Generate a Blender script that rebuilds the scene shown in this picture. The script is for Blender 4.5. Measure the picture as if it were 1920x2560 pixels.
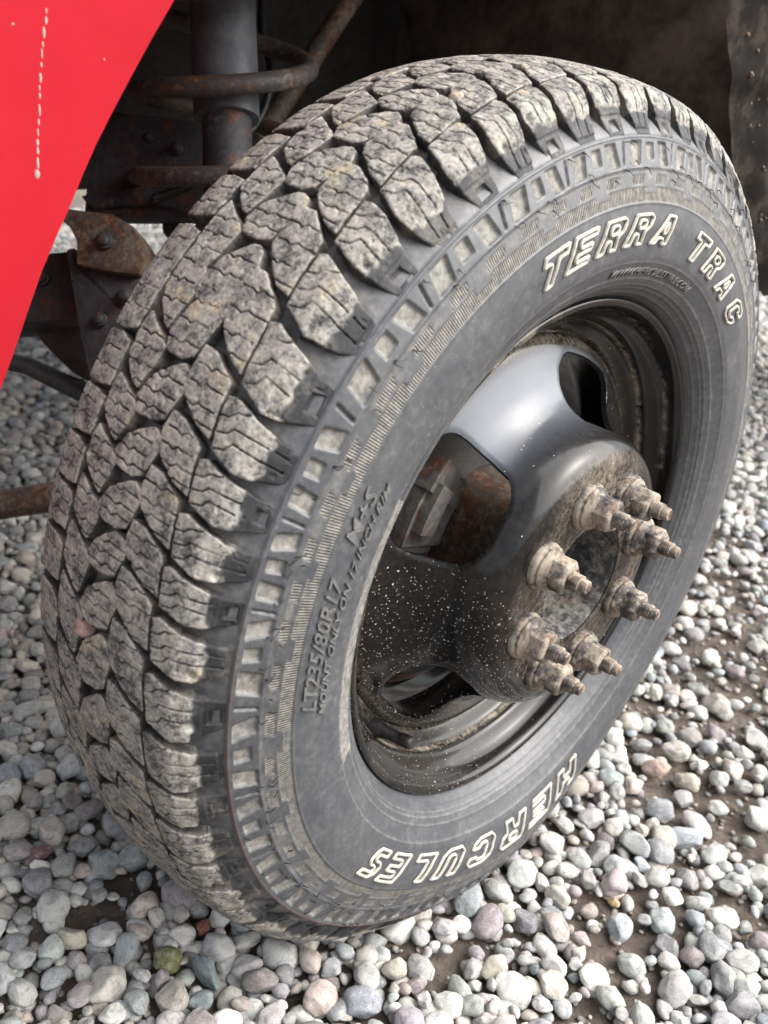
import bpy, bmesh, math, random
import numpy as np
from mathutils import Matrix, Vector

for o in list(bpy.data.objects):
    bpy.data.objects.remove(o)
scene = bpy.context.scene
COL = scene.collection

# ------------------------------------------------------------------ camera
H = 0.385                                   # axle height above the ground
CAM = np.array([0.39846, -0.68295, 0.41533 + H])
RIGHT = np.array([0.71491338, 0.69097289, 0.10702954])
DOWN = np.array([0.379533, -0.25492311, -0.88936433])
FWD = np.array([-0.58724234, 0.6764397, -0.44449496])
cd = bpy.data.cameras.new('camera')
cam = bpy.data.objects.new('camera', cd)
COL.objects.link(cam)
m = Matrix.Identity(4)
for i in range(3):
    m[i][0], m[i][1], m[i][2], m[i][3] = RIGHT[i], -DOWN[i], -FWD[i], CAM[i]
cam.matrix_world = m
cd.sensor_fit = 'HORIZONTAL'
cd.sensor_width = 36.0
cd.lens = 36.0 * 2400 / 1920
cd.clip_start = 0.02
cd.clip_end = 500
cd.dof.use_dof = True
cd.dof.focus_distance = 0.80
cd.dof.aperture_fstop = 10.0
scene.camera = cam

# ------------------------------------------------------------------ light
SUN_EL, SUN_AZ = math.radians(47), math.radians(40)      # overcast, brightest beyond the wheel to the right
w = bpy.data.worlds.new('World')
scene.world = w
w.use_nodes = True
nt = w.node_tree
nt.nodes.clear()
wo = nt.nodes.new('ShaderNodeOutputWorld')
bg = nt.nodes.new('ShaderNodeBackground')
sky = nt.nodes.new('ShaderNodeTexSky')
sky.sky_type = 'NISHITA'
sky.sun_disc = False
sky.sun_elevation = SUN_EL
sky.sun_rotation = math.radians(90) - SUN_AZ
sky.air_density = 1.0
sky.dust_density = 6.0
sky.ozone_density = 1.0
hs = nt.nodes.new('ShaderNodeHueSaturation')
hs.inputs['Saturation'].default_value = 0.34          # the grey of a clouded sky
nt.links.new(sky.outputs[0], hs.inputs['Color'])
nt.links.new(hs.outputs[0], bg.inputs[0])
bg.inputs[1].default_value = 0.12
nt.links.new(bg.outputs[0], wo.inputs[0])
sd = bpy.data.lights.new('sun', 'SUN')
sd.energy = 1.5
sd.angle = math.radians(82)
sd.color = (1.0, 0.965, 0.92)
sun = bpy.data.objects.new('sun', sd)
COL.objects.link(sun)
dv = Vector((math.cos(SUN_EL) * math.cos(SUN_AZ), math.cos(SUN_EL) * math.sin(SUN_AZ), math.sin(SUN_EL)))
sun.rotation_euler = dv.to_track_quat('Z', 'Y').to_euler()
vs = scene.view_settings
vs.view_transform = 'Standard'
vs.look = 'None'
vs.exposure = 1.48
vs.gamma = 1.0
vs.use_curve_mapping = False

# ------------------------------------------------------------------ helpers
rng = np.random.default_rng(7)
random.seed(7)
K = 1920 / 1659


def ray(px, py):
    """direction (unit depth) of a point of the photograph given in 1659-wide pixels"""
    return FWD + RIGHT * ((px * K - 960) / 2400) + DOWN * ((py * K - 1280) / 2400)


def at(px, py, depth):
    return CAM + ray(px, py) * depth


def on_plane(px, py, axis, val):
    d = ray(px, py)
    return CAM + d * ((val - CAM[axis]) / d[axis])


def hash3(ix, iy, iz, seed):
    h = (ix * 374761393 + iy * 668265263 + iz * 2147483647 + seed * 974634777) & 0xFFFFFFFF
    h = ((h ^ (h >> 13)) * 1274126177) & 0xFFFFFFFF
    h = ((h ^ (h >> 16)) * 2246822519) & 0xFFFFFFFF
    return ((h >> 8) & 0xFFFF) / 65535.0


def vnoise(x, y, z=0.0, seed=0):
    x = np.asarray(x, float); y = np.asarray(y, float); z = np.asarray(z, float) + np.zeros_like(x)
    ix, iy, iz = np.floor(x).astype(np.int64), np.floor(y).astype(np.int64), np.floor(z).astype(np.int64)
    fx, fy, fz = x - ix, y - iy, z - iz
    fx = fx * fx * (3 - 2 * fx); fy = fy * fy * (3 - 2 * fy); fz = fz * fz * (3 - 2 * fz)
    r = 0
    for dx in (0, 1):
        for dy in (0, 1):
            for dz in (0, 1):
                wgt = (fx if dx else 1 - fx) * (fy if dy else 1 - fy) * (fz if dz else 1 - fz)
                r = r + wgt * hash3(ix + dx, iy + dy, iz + dz, seed)
    return r * 2 - 1


def sstep(a, b, x):
    t = np.clip((x - a) / (b - a), 0, 1)
    return t * t * (3 - 2 * t)


def mesh_np(name, verts, quads, mats, attrs=None, smooth=True, tris=None, mat_idx=None):
    me = bpy.data.meshes.new(name)
    verts = np.asarray(verts, np.float32)
    quads = np.asarray(quads, np.int32).reshape(-1, 4) if quads is not None and len(quads) else np.zeros((0, 4), np.int32)
    tris = np.asarray(tris, np.int32).reshape(-1, 3) if tris is not None and len(tris) else np.zeros((0, 3), np.int32)
    nq, ntr = len(quads), len(tris)
    me.vertices.add(len(verts))
    me.vertices.foreach_set('co', verts.ravel())
    me.loops.add(nq * 4 + ntr * 3)
    me.loops.foreach_set('vertex_index', np.r_[quads.ravel(), tris.ravel()].astype(np.int32))
    me.polygons.add(nq + ntr)
    ls = np.r_[np.arange(nq) * 4, nq * 4 + np.arange(ntr) * 3].astype(np.int32)
    me.polygons.foreach_set('loop_start', ls)
    if smooth:
        me.polygons.foreach_set('use_smooth', np.ones(nq + ntr, bool))
    if not isinstance(mats, (list, tuple)):
        mats = [mats]
    for mt in mats:
        me.materials.append(mt)
    if mat_idx is not None:
        me.polygons.foreach_set('material_index', np.asarray(mat_idx, np.int32))
    for k, v in (attrs or {}).items():
        v = np.asarray(v, np.float32)
        if v.ndim == 1:
            me.attributes.new(k, 'FLOAT', 'POINT').data.foreach_set('value', v)
        else:
            me.attributes.new(k, 'FLOAT_COLOR', 'POINT').data.foreach_set('color', v.ravel())
    me.update(calc_edges=True)
    me.validate()
    return me


def link(name, me, parent=None, loc=None):
    o = bpy.data.objects.new(name, me)
    COL.objects.link(o)
    if parent is not None:
        o.parent = parent
    if loc is not None:
        o.location = loc
    return o


def empty(name, loc, parent=None):
    o = bpy.data.objects.new(name, None)
    COL.objects.link(o)
    o.location = loc
    o.empty_display_size = 0.05
    if parent is not None:
        o.parent = parent
    return o


class MB:
    """collects simple pieces into one mesh"""

    def __init__(self):
        self.v, self.q, self.t, self.n = [], [], [], 0

    def add(self, v, q=None, t=None):
        v = np.asarray(v, float).reshape(-1, 3)
        if q is not None and len(q):
            self.q.append(np.asarray(q, int).reshape(-1, 4) + self.n)
        if t is not None and len(t):
            self.t.append(np.asarray(t, int).reshape(-1, 3) + self.n)
        self.v.append(v)
        self.n += len(v)

    def tube(self, path, r, seg=14, closed=False, caps=True):
        path = np.asarray(path, float)
        n = len(path)
        r = np.broadcast_to(np.asarray(r, float), (n,))
        tg = np.gradient(path, axis=0)
        if closed:
            tg = np.roll(path, -1, 0) - np.roll(path, 1, 0)
        tg /= np.linalg.norm(tg, axis=1)[:, None] + 1e-12
        ref = np.array([0, 0, 1.0]) if abs(tg[0][2]) < .9 else np.array([1.0, 0, 0])
        rings = []
        for i in range(n):
            a = ref - tg[i] * (ref @ tg[i]); a /= np.linalg.norm(a)
            ref = a
            b = np.cross(tg[i], a)
            th = np.arange(seg) / seg * 2 * math.pi
            rings.append(path[i] + r[i] * (np.cos(th)[:, None] * a + np.sin(th)[:, None] * b))
        V = np.concatenate(rings)
        Q = []
        for i in range(n if closed else n - 1):
            i2 = (i + 1) % n
            for j in range(seg):
                j2 = (j + 1) % seg
                Q.append((i * seg + j, i * seg + j2, i2 * seg + j2, i2 * seg + j))
        T = []
        if caps and not closed:
            V = np.concatenate([V, path[[0, -1]]])
            c0, c1 = n * seg, n * seg + 1
            for j in range(seg):
                j2 = (j + 1) % seg
                T.append((c0, j2, j)); T.append((c1, (n - 1) * seg + j, (n - 1) * seg + j2))
        self.add(V, Q, T)

    def lathe(self, prof, seg=96, a0=0.0):
        """prof: list of (x, r); revolve about X; outward is to the left of travel with x rising"""
        prof = np.asarray(prof, float)
        n = len(prof)
        th = a0 + np.arange(seg) / seg * 2 * math.pi
        V = np.stack([np.broadcast_to(prof[:, 0][None], (seg, n)), np.cos(th)[:, None] * prof[:, 1][None],
                      np.sin(th)[:, None] * prof[:, 1][None]], -1).reshape(-1, 3)
        Q = []
        for i in range(seg):
            i2 = (i + 1) % seg
            for j in range(n - 1):
                Q.append((i * n + j, i2 * n + j, i2 * n + j + 1, i * n + j + 1))
        self.add(V, Q)

    def prism(self, poly, depth_vec):
        """convex or concave planar polygon (list of 3D points), pushed along depth_vec"""
        poly = np.asarray(poly, float)
        n = len(poly)
        V = np.concatenate([poly, poly + np.asarray(depth_vec)])
        Q = [(i, (i + 1) % n, n + (i + 1) % n, n + i) for i in range(n)]
        from mathutils.geometry import tessellate_polygon
        tr = tessellate_polygon([[Vector(p) for p in poly]])
        T = [tuple(t) for t in tr] + [(n + t[2], n + t[1], n + t[0]) for t in tr]
        self.add(V, Q, T)

    def build(self, name, mat, parent=None, smooth=True, loc=None, bevel=0.0, seg=2, angle=35):
        me = mesh_np(name, np.concatenate(self.v), np.concatenate(self.q) if self.q else None, mat,
                     tris=np.concatenate(self.t) if self.t else None, smooth=smooth)
        bm = bmesh.new(); bm.from_mesh(me)
        bmesh.ops.recalc_face_normals(bm, faces=bm.faces)
        if bevel > 0:
            eds = [e for e in bm.edges if len(e.link_faces) == 2 and e.calc_face_angle(0) > math.radians(angle)]
            bmesh.ops.bevel(bm, geom=eds, offset=bevel, segments=seg, profile=.6, affect='EDGES', clamp_overlap=True)
        bm.to_mesh(me); bm.free()
        if smooth:
            me.set_sharp_from_angle(angle=math.radians(40))
        return link(name, me, parent, loc)


# ------------------------------------------------------------------ materials
class NT:
    def __init__(self, name):
        self.m = bpy.data.materials.new(name)
        self.m.use_nodes = True
        self.t = self.m.node_tree
        self.b = self.t.nodes['Principled BSDF']
        self.out = self.t.nodes['Material Output']
        self._oc = None

    def n(self, typ, **kw):
        nd = self.t.nodes.new(typ)
        for k, v in kw.items():
            setattr(nd, k, v)
        return nd

    def l(self, a, b):
        self.t.links.new(a, b)

    def coord(self, kind='Object'):
        if self._oc is None:
            self._oc = self.n('ShaderNodeTexCoord')
        return self._oc.outputs[kind]

    def noise(self, scale, detail=6, rough=.6, vec=None, dist=0.0):
        nd = self.n('ShaderNodeTexNoise')
        nd.inputs['Scale'].default_value = scale
        nd.inputs['Detail'].default_value = detail
        nd.inputs['Roughness'].default_value = rough
        nd.inputs['Distortion'].default_value = dist
        self.l(vec if vec is not None else self.coord(), nd.inputs['Vector'])
        return nd.outputs['Fac']

    def voronoi(self, scale, vec=None, feature='F1', rnd=1.0):
        nd = self.n('ShaderNodeTexVoronoi', feature=feature)
        nd.inputs['Scale'].default_value = scale
        nd.inputs['Randomness'].default_value = rnd
        self.l(vec if vec is not None else self.coord(), nd.inputs['Vector'])
        return nd

    def ramp(self, fac, stops, interp='LINEAR'):
        nd = self.n('ShaderNodeValToRGB')
        cr = nd.color_ramp
        cr.interpolation = interp
        while len(cr.elements) > 1:
            cr.elements.remove(cr.elements[0])
        for i, (p, c) in enumerate(stops):
            e = cr.elements[0] if i == 0 else cr.elements.new(p)
            e.position = p
            if not isinstance(c, (tuple, list)):
                c = (c, c, c)
            e.color = (*c[:3], 1)
        self.l(fac, nd.inputs[0])
        return nd.outputs[0]

    def mix(self, fac, a, b, mode='MIX'):
        nd = self.n('ShaderNodeMix', data_type='RGBA', blend_type=mode)
        nd.clamp_factor = True
        if isinstance(fac, (int, float)):
            nd.inputs[0].default_value = fac
        else:
            self.l(fac, nd.inputs[0])
        for s, i in ((a, 6), (b, 7)):
            if isinstance(s, (tuple, list)):
                nd.inputs[i].default_value = (*s[:3], 1)
            else:
                self.l(s, nd.inputs[i])
        return nd.outputs[2]

    def math(self, op, a, b=None, clamp=False):
        nd = self.n('ShaderNodeMath', operation=op, use_clamp=clamp)
        for i, s in enumerate((a, b)):
            if s is None:
                continue
            if isinstance(s, (int, float)):
                nd.inputs[i].default_value = s
            else:
                self.l(s, nd.inputs[i])
        return nd.outputs[0]

    def attr(self, name, out='Fac'):
        nd = self.n('ShaderNodeAttribute', attribute_name=name)
        return nd.outputs[out]

    def bump(self, h, strength=.5, dist=.001, normal=None):
        nd = self.n('ShaderNodeBump')
        nd.inputs['Strength'].default_value = strength
        nd.inputs['Distance'].default_value = dist
        self.l(h, nd.inputs['Height'])
        if normal is not None:
            self.l(normal, nd.inputs['Normal'])
        return nd.outputs[0]

    def fin(self, color=None, rough=None, metal=None, normal=None, spec=None):
        b = self.b
        for s, k in ((color, 'Base Color'), (rough, 'Roughness'), (metal, 'Metallic'), (spec, 'Specular IOR Level')):
            if s is None:
                continue
            if isinstance(s, (tuple, list)):
                b.inputs[k].default_value = (*s[:3], 1)
            elif isinstance(s, (int, float)):
                b.inputs[k].default_value = s
            else:
                self.l(s, b.inputs[k])
        if normal is not None:
            self.l(normal, b.inputs['Normal'])
        return self.m


def mat_tread():
    t = NT('worn_tread_rubber')
    wear = t.attr('wear')
    n_big = t.noise(38, 3, .55)
    n1 = t.noise(75, 10, .70, dist=.3)
    n2 = t.noise(330, 7, .72)
    n3 = t.noise(1500, 3, .7)
    grit = t.math('ADD', t.math('MULTIPLY', n1, .56), t.math('MULTIPLY', n2, .44))
    grey = t.ramp(grit, [(.36, (.030, .031, .033)), (.43, (.075, .074, .073)), (.475, (.175, .168, .156)), (.53, (.285, .270, .243)), (.60, (.38, .36, .32)), (.68, (.47, .445, .39))])
    # ochre mud cakes
    tan = t.ramp(t.math('ADD', t.math('MULTIPLY', n_big, .6), t.math('MULTIPLY', n1, .4)), [(.565, 0.0), (.64, 1.0)])
    worn = t.mix(t.math('MULTIPLY', tan, .7), grey, t.ramp(n2, [(.4, (.20, .16, .10)), (.62, (.48, .41, .27))]))
    worn = t.mix(t.ramp(n3, [(.62, 0.0), (.68, .6)]), worn, (.50, .47, .42))
    worn = t.mix(t.ramp(n3, [(.31, .6), (.37, 0.0)]), worn, (.03, .03, .032))
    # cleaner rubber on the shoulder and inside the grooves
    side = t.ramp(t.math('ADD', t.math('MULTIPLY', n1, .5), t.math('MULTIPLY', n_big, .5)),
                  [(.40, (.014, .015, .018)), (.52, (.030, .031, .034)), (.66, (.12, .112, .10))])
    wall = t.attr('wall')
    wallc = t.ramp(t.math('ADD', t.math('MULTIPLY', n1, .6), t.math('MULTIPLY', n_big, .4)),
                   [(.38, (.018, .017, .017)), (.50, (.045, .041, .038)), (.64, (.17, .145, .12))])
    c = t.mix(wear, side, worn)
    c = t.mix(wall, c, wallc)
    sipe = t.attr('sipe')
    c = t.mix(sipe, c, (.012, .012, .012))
    h = t.math('ADD', t.math('MULTIPLY', n2, .7), t.math('MULTIPLY', n3, .3))
    b = t.bump(h, .55, .0012)
    b = t.bump(n1, .5, .002, b)
    return t.fin(c, t.ramp(wear, [(0, .55), (1, .9)]), 0.0, b, .35)


def mat_sidewall():
    t = NT('sidewall_rubber')
    dust = t.attr('dust')
    n1 = t.noise(26, 6, .62)
    n2 = t.noise(160, 7, .7)
    n3 = t.noise(900, 4, .7)
    film = t.math('ADD', t.math('MULTIPLY', n1, .28), t.math('MULTIPLY', n2, .72))
    base = t.ramp(film, [(.34, (.040, .044, .051)), (.52, (.060, .064, .072)), (.68, (.105, .109, .114))])
    # fine pale scuffs and dust specks
    sp = t.voronoi(210)
    spk = t.ramp(sp.outputs['Distance'], [(.0, 1.0), (.16, 1.0), (.24, 0.0)])
    spk = t.math('MULTIPLY', spk, t.ramp(t.noise(14, 4, .6), [(.50, 0.0), (.62, 1.0)]))
    spk = t.math('MULTIPLY', spk, t.ramp(n3, [(.46, 0.0), (.56, 1.0)]))
    base = t.mix(t.math('MULTIPLY', spk, .55), base, (.26, .24, .21))
    dusty = t.ramp(n2, [(.34, (.115, .112, .103)), (.5, (.21, .20, .178)), (.66, (.31, .295, .26))])
    dm = t.math('MULTIPLY', dust, t.ramp(film, [(.34, .7), (.52, 1.0)]))
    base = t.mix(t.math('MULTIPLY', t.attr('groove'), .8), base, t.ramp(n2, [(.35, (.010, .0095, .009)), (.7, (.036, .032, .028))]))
    c = t.mix(t.math('POWER', dm, 1.25), base, dusty)
    # radial hatching of the decor band
    ua = t.attr('ua'); hatch = t.attr('hatch')
    wv = t.math('SINE', t.math('MULTIPLY', ua, 2 * math.pi / 2.0))
    wv = t.math('MULTIPLY', t.math('ADD', wv, 1.0), .5)
    c = t.mix(t.math('MULTIPLY', hatch, t.ramp(wv, [(.35, .8), (.65, 0.0)])), c, (.03, .03, .031))
    red = t.attr('redline')
    c = t.mix(t.math('MULTIPLY', red, .6), c, (.11, .028, .022))
    h = t.math('ADD', t.math('MULTIPLY', n2, .6), t.math('MULTIPLY', n3, .4))
    b = t.bump(h, .25, .0006)
    b2 = t.n('ShaderNodeBump')
    b2.inputs['Distance'].default_value = .0006
    t.l(t.math('MULTIPLY', hatch, .9), b2.inputs['Strength'])
    t.l(wv, b2.inputs['Height'])
    t.l(b, b2.inputs['Normal'])
    return t.fin(c, t.ramp(dm, [(0, .42), (1, .9)]), 0.0, b2.outputs[0], .6)


def mat_white_letter():
    t = NT('raised_white_letter')
    n = t.noise(300, 6, .7)
    c = t.ramp(n, [(.3, (.22, .205, .17)), (.48, (.40, .38, .33)), (.7, (.52, .495, .435))])
    return t.fin(c, .75, 0.0, t.bump(n, .2, .0005))


def mat_gloss_black():
    t = NT('gloss_black_enamel')
    n1 = t.noise(22, 5, .6)
    n2 = t.noise(190, 7, .72)
    n3 = t.noise(9, 4, .55)
    dirt = t.attr('dirt')
    d = t.math('MULTIPLY', dirt, t.ramp(t.math('ADD', t.math('MULTIPLY', n1, .5), t.math('MULTIPLY', n2, .5)), [(.40, 0.0), (.60, 1.0)]))
    # splashed limestone specks, thick low down and thin at the top
    low = t.attr('splash')
    c = None
    masks = []
    for sc, th in ((120, .13), (230, .16), (420, .20)):
        wob = t.n('ShaderNodeVectorMath', operation='MULTIPLY_ADD')
        nz_ = t.n('ShaderNodeTexNoise')
        nz_.inputs['Scale'].default_value = sc * 2.2
        t.l(t.coord(), nz_.inputs['Vector'])
        t.l(nz_.outputs['Color'], wob.inputs[0])
        wob.inputs[1].default_value = (.55 / sc,) * 3
        t.l(t.coord(), wob.inputs[2])
        v = t.voronoi(sc, wob.outputs[0])
        mk = t.ramp(v.outputs['Distance'], [(0, 1.0), (th, 1.0), (th + .06, 0.0)])
        wn = t.n('ShaderNodeTexWhiteNoise', noise_dimensions='3D')
        t.l(v.outputs['Position'], wn.inputs['Vector'])
        keep = t.math('LESS_THAN', wn.outputs['Value'], t.math('MULTIPLY', low, {120: .08, 230: .17, 420: .42}[sc]))
        vary = t.math('FRACT', t.math('MULTIPLY', wn.outputs['Value'], 91.7))
        masks.append(t.math('MULTIPLY', t.math('MULTIPLY', mk, keep), t.math('ADD', t.math('MULTIPLY', vary, .75), .2)))
    sm = t.math('MAXIMUM', masks[0], t.math('MAXIMUM', masks[1], masks[2]))
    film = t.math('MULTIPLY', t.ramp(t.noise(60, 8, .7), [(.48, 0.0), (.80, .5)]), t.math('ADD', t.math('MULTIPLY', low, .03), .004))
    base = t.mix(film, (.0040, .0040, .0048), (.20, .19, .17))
    sheen = t.math('MULTIPLY', t.attr('sky_sheen'), t.ramp(t.noise(16, 5, .6), [(.25, .75), (.75, 1.0)]))
    base = t.mix(sheen, base, (.17, .19, .225))  # bright sky reflection painted into the enamel colour
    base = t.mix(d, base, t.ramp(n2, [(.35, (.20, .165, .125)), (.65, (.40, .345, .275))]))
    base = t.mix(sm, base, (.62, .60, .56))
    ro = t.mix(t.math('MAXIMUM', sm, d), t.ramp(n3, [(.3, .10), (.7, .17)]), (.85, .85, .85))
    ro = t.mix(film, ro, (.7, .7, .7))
    ro = t.mix(t.math('MULTIPLY', sheen, .8), ro, (.30, .30, .30))
    hb = t.bump(t.noise(14, 3, .5), .12, .002)
    hb = t.bump(sm, .3, .0006, hb)
    t.b.inputs['Coat Weight'].default_value = .12
    t.b.inputs['Coat Roughness'].default_value = .06
    t.b.inputs['Coat IOR'].default_value = 1.5
    return t.fin(base, ro, 0.0, hb, .32)


def mat_rusty(name, base=(.02, .021, .024), rust=.5, dust=.4, dustcol=(.40, .31, .22), metal=0.0, rough=.6, bump=.5):
    t = NT(name)
    n1 = t.noise(30, 7, .68, dist=.5)
    n2 = t.noise(140, 8, .72)
    n3 = t.noise(11, 4, .6)
    c = t.ramp(n2, [(.3, tuple(x * .6 for x in base)), (.7, tuple(x * 1.7 for x in base))])
    rc = t.ramp(n2, [(.3, (.045, .019, .009)), (.5, (.115, .048, .02)), (.7, (.21, .10, .045))])
    c = t.mix(t.ramp(n1, [(.62 - .25 * rust, 0.0), (.72 - .25 * rust, .9)]), c, rc)
    dc = t.ramp(n2, [(.3, tuple(x * .62 for x in dustcol)), (.7, dustcol)])
    dm = t.ramp(t.math('ADD', t.math('MULTIPLY', n3, .45), t.math('MULTIPLY', n2, .55)), [(.66 - .3 * dust, 0.0), (.78 - .3 * dust, min(1, .55 + .45 * dust))])
    c = t.mix(dm, c, dc)
    b = t.bump(t.math('ADD', t.math('MULTIPLY', n2, .6), t.math('MULTIPLY', n1, .4)), bump, .0012)
    return t.fin(c, t.mix(dm, (rough,) * 3, (.9,) * 3), metal, b, .4)


def mat_red():
    t = NT('red_body_paint')
    n = t.noise(25, 5, .6)
    n2 = t.noise(240, 4, .6)
    v = t.voronoi(34)
    wn = t.n('ShaderNodeTexWhiteNoise', noise_dimensions='3D')
    t.l(v.outputs['Position'], wn.inputs['Vector'])
    chip = t.math('MULTIPLY', t.ramp(v.outputs['Distance'], [(0, 1.0), (.045, 1.0), (.06, 0.0)]), t.math('LESS_THAN', wn.outputs['Value'], .30))
    c = t.ramp(n, [(.3, (.72, .009, .026)), (.7, (.79, .012, .034))])
    c = t.mix(chip, c, (.75, .55, .55))
    t.b.inputs['Coat Weight'].default_value = .5
    t.b.inputs['Coat Roughness'].default_value = .2
    return t.fin(c, t.ramp(n2, [(.3, .36), (.7, .46)]), 0.0, t.bump(n, .05, .002))


STONE_STOPS = [(.0, (.05, .052, .056))]


def stone_shader(name, from_attr):
    t = NT(name)
    if from_attr:
        col = t.attr('col', 'Color')
        vec = t.coord()
    else:
        oi = t.n('ShaderNodeObjectInfo')
        col = oi.outputs['Color']
        va = t.n('ShaderNodeVectorMath', operation='MULTIPLY_ADD')
        va.inputs[1].default_value = (1, 1, 1)
        t.l(t.coord(), va.inputs[0])
        sc = t.n('ShaderNodeVectorMath', operation='SCALE')
        sc.inputs[0].default_value = (37, 19, 53)
        t.l(oi.outputs['Random'], sc.inputs['Scale'])
        t.l(sc.outputs[0], va.inputs[2])
        vec = va.outputs[0]
    n1 = t.noise(75, 7, .68, vec, .4)
    n2 = t.noise(430, 6, .75, vec)
    n3 = t.noise(1300, 3, .7, vec)
    c = t.mix(t.ramp(n1, [(.36, .5), (.49, 0.0)]), col, (.075, .075, .076))
    c = t.mix(t.ramp(n1, [(.52, 0.0), (.70, .45)]), c, (.52, .50, .46))
    c = t.mix(t.ramp(n2, [(.56, 0.0), (.66, .55)]), c, (.60, .585, .55))
    c = t.mix(t.ramp(n2, [(.34, .6), (.44, 0.0)]), c, (.045, .044, .045))
    c = t.mix(t.ramp(n3, [(.62, 0.0), (.68, .5)]), c, (.68, .66, .62))
    h = t.math('ADD', t.math('MULTIPLY', n1, .5), t.math('MULTIPLY', n2, .5))
    return t.fin(c, .82, 0.0, t.bump(h, .6, .0026), .35)


def mat_mud():
    t = NT('damp_brown_mud')
    n1 = t.noise(9, 6, .65)
    n2 = t.noise(70, 8, .72)
    n3 = t.noise(420, 5, .7)
    c = t.ramp(t.math('ADD', t.math('MULTIPLY', n2, .6), t.math('MULTIPLY', n1, .4)),
               [(.34, (.085, .066, .052)), (.52, (.19, .152, .122)), (.68, (.33, .28, .23))])
    c = t.mix(t.ramp(n1, [(.58, 0.0), (.70, .7)]), c, (.36, .29, .18))
    c = t.mix(t.ramp(n3, [(.6, 0.0), (.68, .6)]), c, (.33, .29, .25))
    b = t.bump(n3, .8, .004)
    b = t.bump(n2, 1.0, .016, b)
    return t.fin(c, t.ramp(n2, [(.35, .45), (.6, .85)]), 0.0, b)


def mat_plain(name, col, rough=.7, var=.5, scale=40, dust=0.0):
    t = NT(name)
    n = t.noise(scale, 7, .68)
    n2 = t.noise(scale * 5, 5, .7)
    c = t.ramp(t.math('ADD', t.math('MULTIPLY', n, .6), t.math('MULTIPLY', n2, .4)),
               [(.32, tuple(x * (1 - var) for x in col)), (.68, tuple(x * (1 + var) for x in col))])
    if dust:
        c = t.mix(t.ramp(n, [(.5, 0.0), (.72, dust)]), c, (.22, .175, .13))
    return t.fin(c, rough, 0.0, t.bump(n2, .35, .001))


M_TREAD = mat_tread()
M_SIDE = mat_sidewall()
M_WHITE = mat_white_letter()
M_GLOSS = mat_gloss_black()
M_LUG = mat_rusty('muddy_lug_steel', (.045, .043, .042), .50, .76, (.40, .345, .275), bump=.2)
M_RUSTBLACK = mat_rusty('rusty_black_steel', (.040, .042, .048), .35, .34, (.22, .18, .145))
M_RUST = mat_rusty('rusty_spring_steel', (.05, .047, .046), .5, .5, (.28, .22, .17))
M_BROWNRUST = mat_rusty('brown_rusted_steel', (.07, .058, .05), .65, .6, (.25, .195, .145))
M_CALIPER = mat_rusty('orange_rusted_iron', (.085, .08, .075), .36, .5, (.19, .165, .135))
M_GREYSTEEL = mat_plain('dusty_grey_steel', (.10, .10, .10), .6, .35, 60, .4)
M_SHOCK = mat_plain('dull_grey_steel', (.105, .112, .125), .42, .4, 45, .15)
M_LINER = mat_plain('muddy_arch_liner', (.085, .070, .060), .8, .75, 9, .5)
M_FLAP = mat_plain('gritty_arch_edge', (.009, .0075, .0065), .85, .8, 22, .2)
M_DARK = mat_plain('dark_underside', (.055, .053, .052), .85, .5, 12)
M_BLACKRUB = mat_plain('black_valve_rubber', (.012, .012, .013), .4, .5, 200, .2)
M_RED = mat_red()
M_DRIP = mat_plain('dried_white_drip', (.62, .54, .47), .7, .25, 160)
M_STONE = stone_shader('pebble_stone', False)
M_STONE_A = stone_shader('small_pebble_stone', True)
M_MUD = mat_mud()
for m_ in (M_FLAP, M_LINER, M_DARK):
    m_.node_tree.nodes['Principled BSDF'].inputs['Specular IOR Level'].default_value = .12

# ------------------------------------------------------------------ the truck and its wheel
truck = empty('pickup_truck', (0, 0, 0))
truck['label'] = 'red truck with a muddy black steel wheel and worn all-terrain tyre on pebbles'
truck['category'] = 'truck'
wheel = empty('wheel', (0, 0, H), truck)

# ---- tyre section: arc position s (mm, 0 at the crown, + outwards) -> x, r, normal
PROF = np.array([(-.20, .262), (-.2085, .285), (-.2016, .3245), (-.187, .370), (-.167, .400), (-.154, .404), (-.127, .409),
                 (-.087, .412), (-.047, .409), (-.02, .404), (-.007, .400), (.013, .370), (.022, .345), (.0276, .3245),
                 (.030, .305), (.028, .28), (.018, .258), (.006, .246), (-.001, .2425), (-.006, .238)])
_d = np.r_[0, np.cumsum(np.hypot(*np.diff(PROF, axis=0).T))]
_s = np.arange(0, _d[-1], .0005)
_px, _pr = np.interp(_s, _d, PROF[:, 0]), np.interp(_s, _d, PROF[:, 1])
_k = np.exp(-.5 * (np.arange(-16, 17) / 5.0) ** 2); _k /= _k.sum()
_pxs = np.convolve(np.pad(_px, 16, 'edge'), _k, 'valid'); _prs = np.convolve(np.pad(_pr, 16, 'edge'), _k, 'valid')
_S = (_s - _d[7]) * 1000
_tx, _tr = np.gradient(_pxs, _s), np.gradient(_prs, _s)
_n = np.hypot(_tx, _tr); _nx, _nr = -_tr / _n, _tx / _n
S_MIN, S_MAX = _S[0], _S[-1]


def deform(P):
    """load of the truck: flat contact patch and a bulge of the sidewall above it (wheel coordinates)"""
    P = P.copy()
    x, y, z = P[:, 0], P[:, 1], P[:, 2]
    zg, e = -H + .002, .012
    d = z - zg
    lowm = d < e
    z2 = z.copy()
    z2[lowm] = zg + e * np.exp((d[lowm] - e) / e)
    a = np.degrees(np.arctan2(z, y)) % 360
    r = np.hypot(y, z)
    g = np.exp(-((a - 270) / 24.0) ** 2) * sstep(.25, .33, r) * (1 - .65 * sstep(.37, .41, r))
    P[:, 0] = x + .013 * g * np.tanh((x + .083) / .05)
    P[:, 2] = z2
    return P


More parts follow.
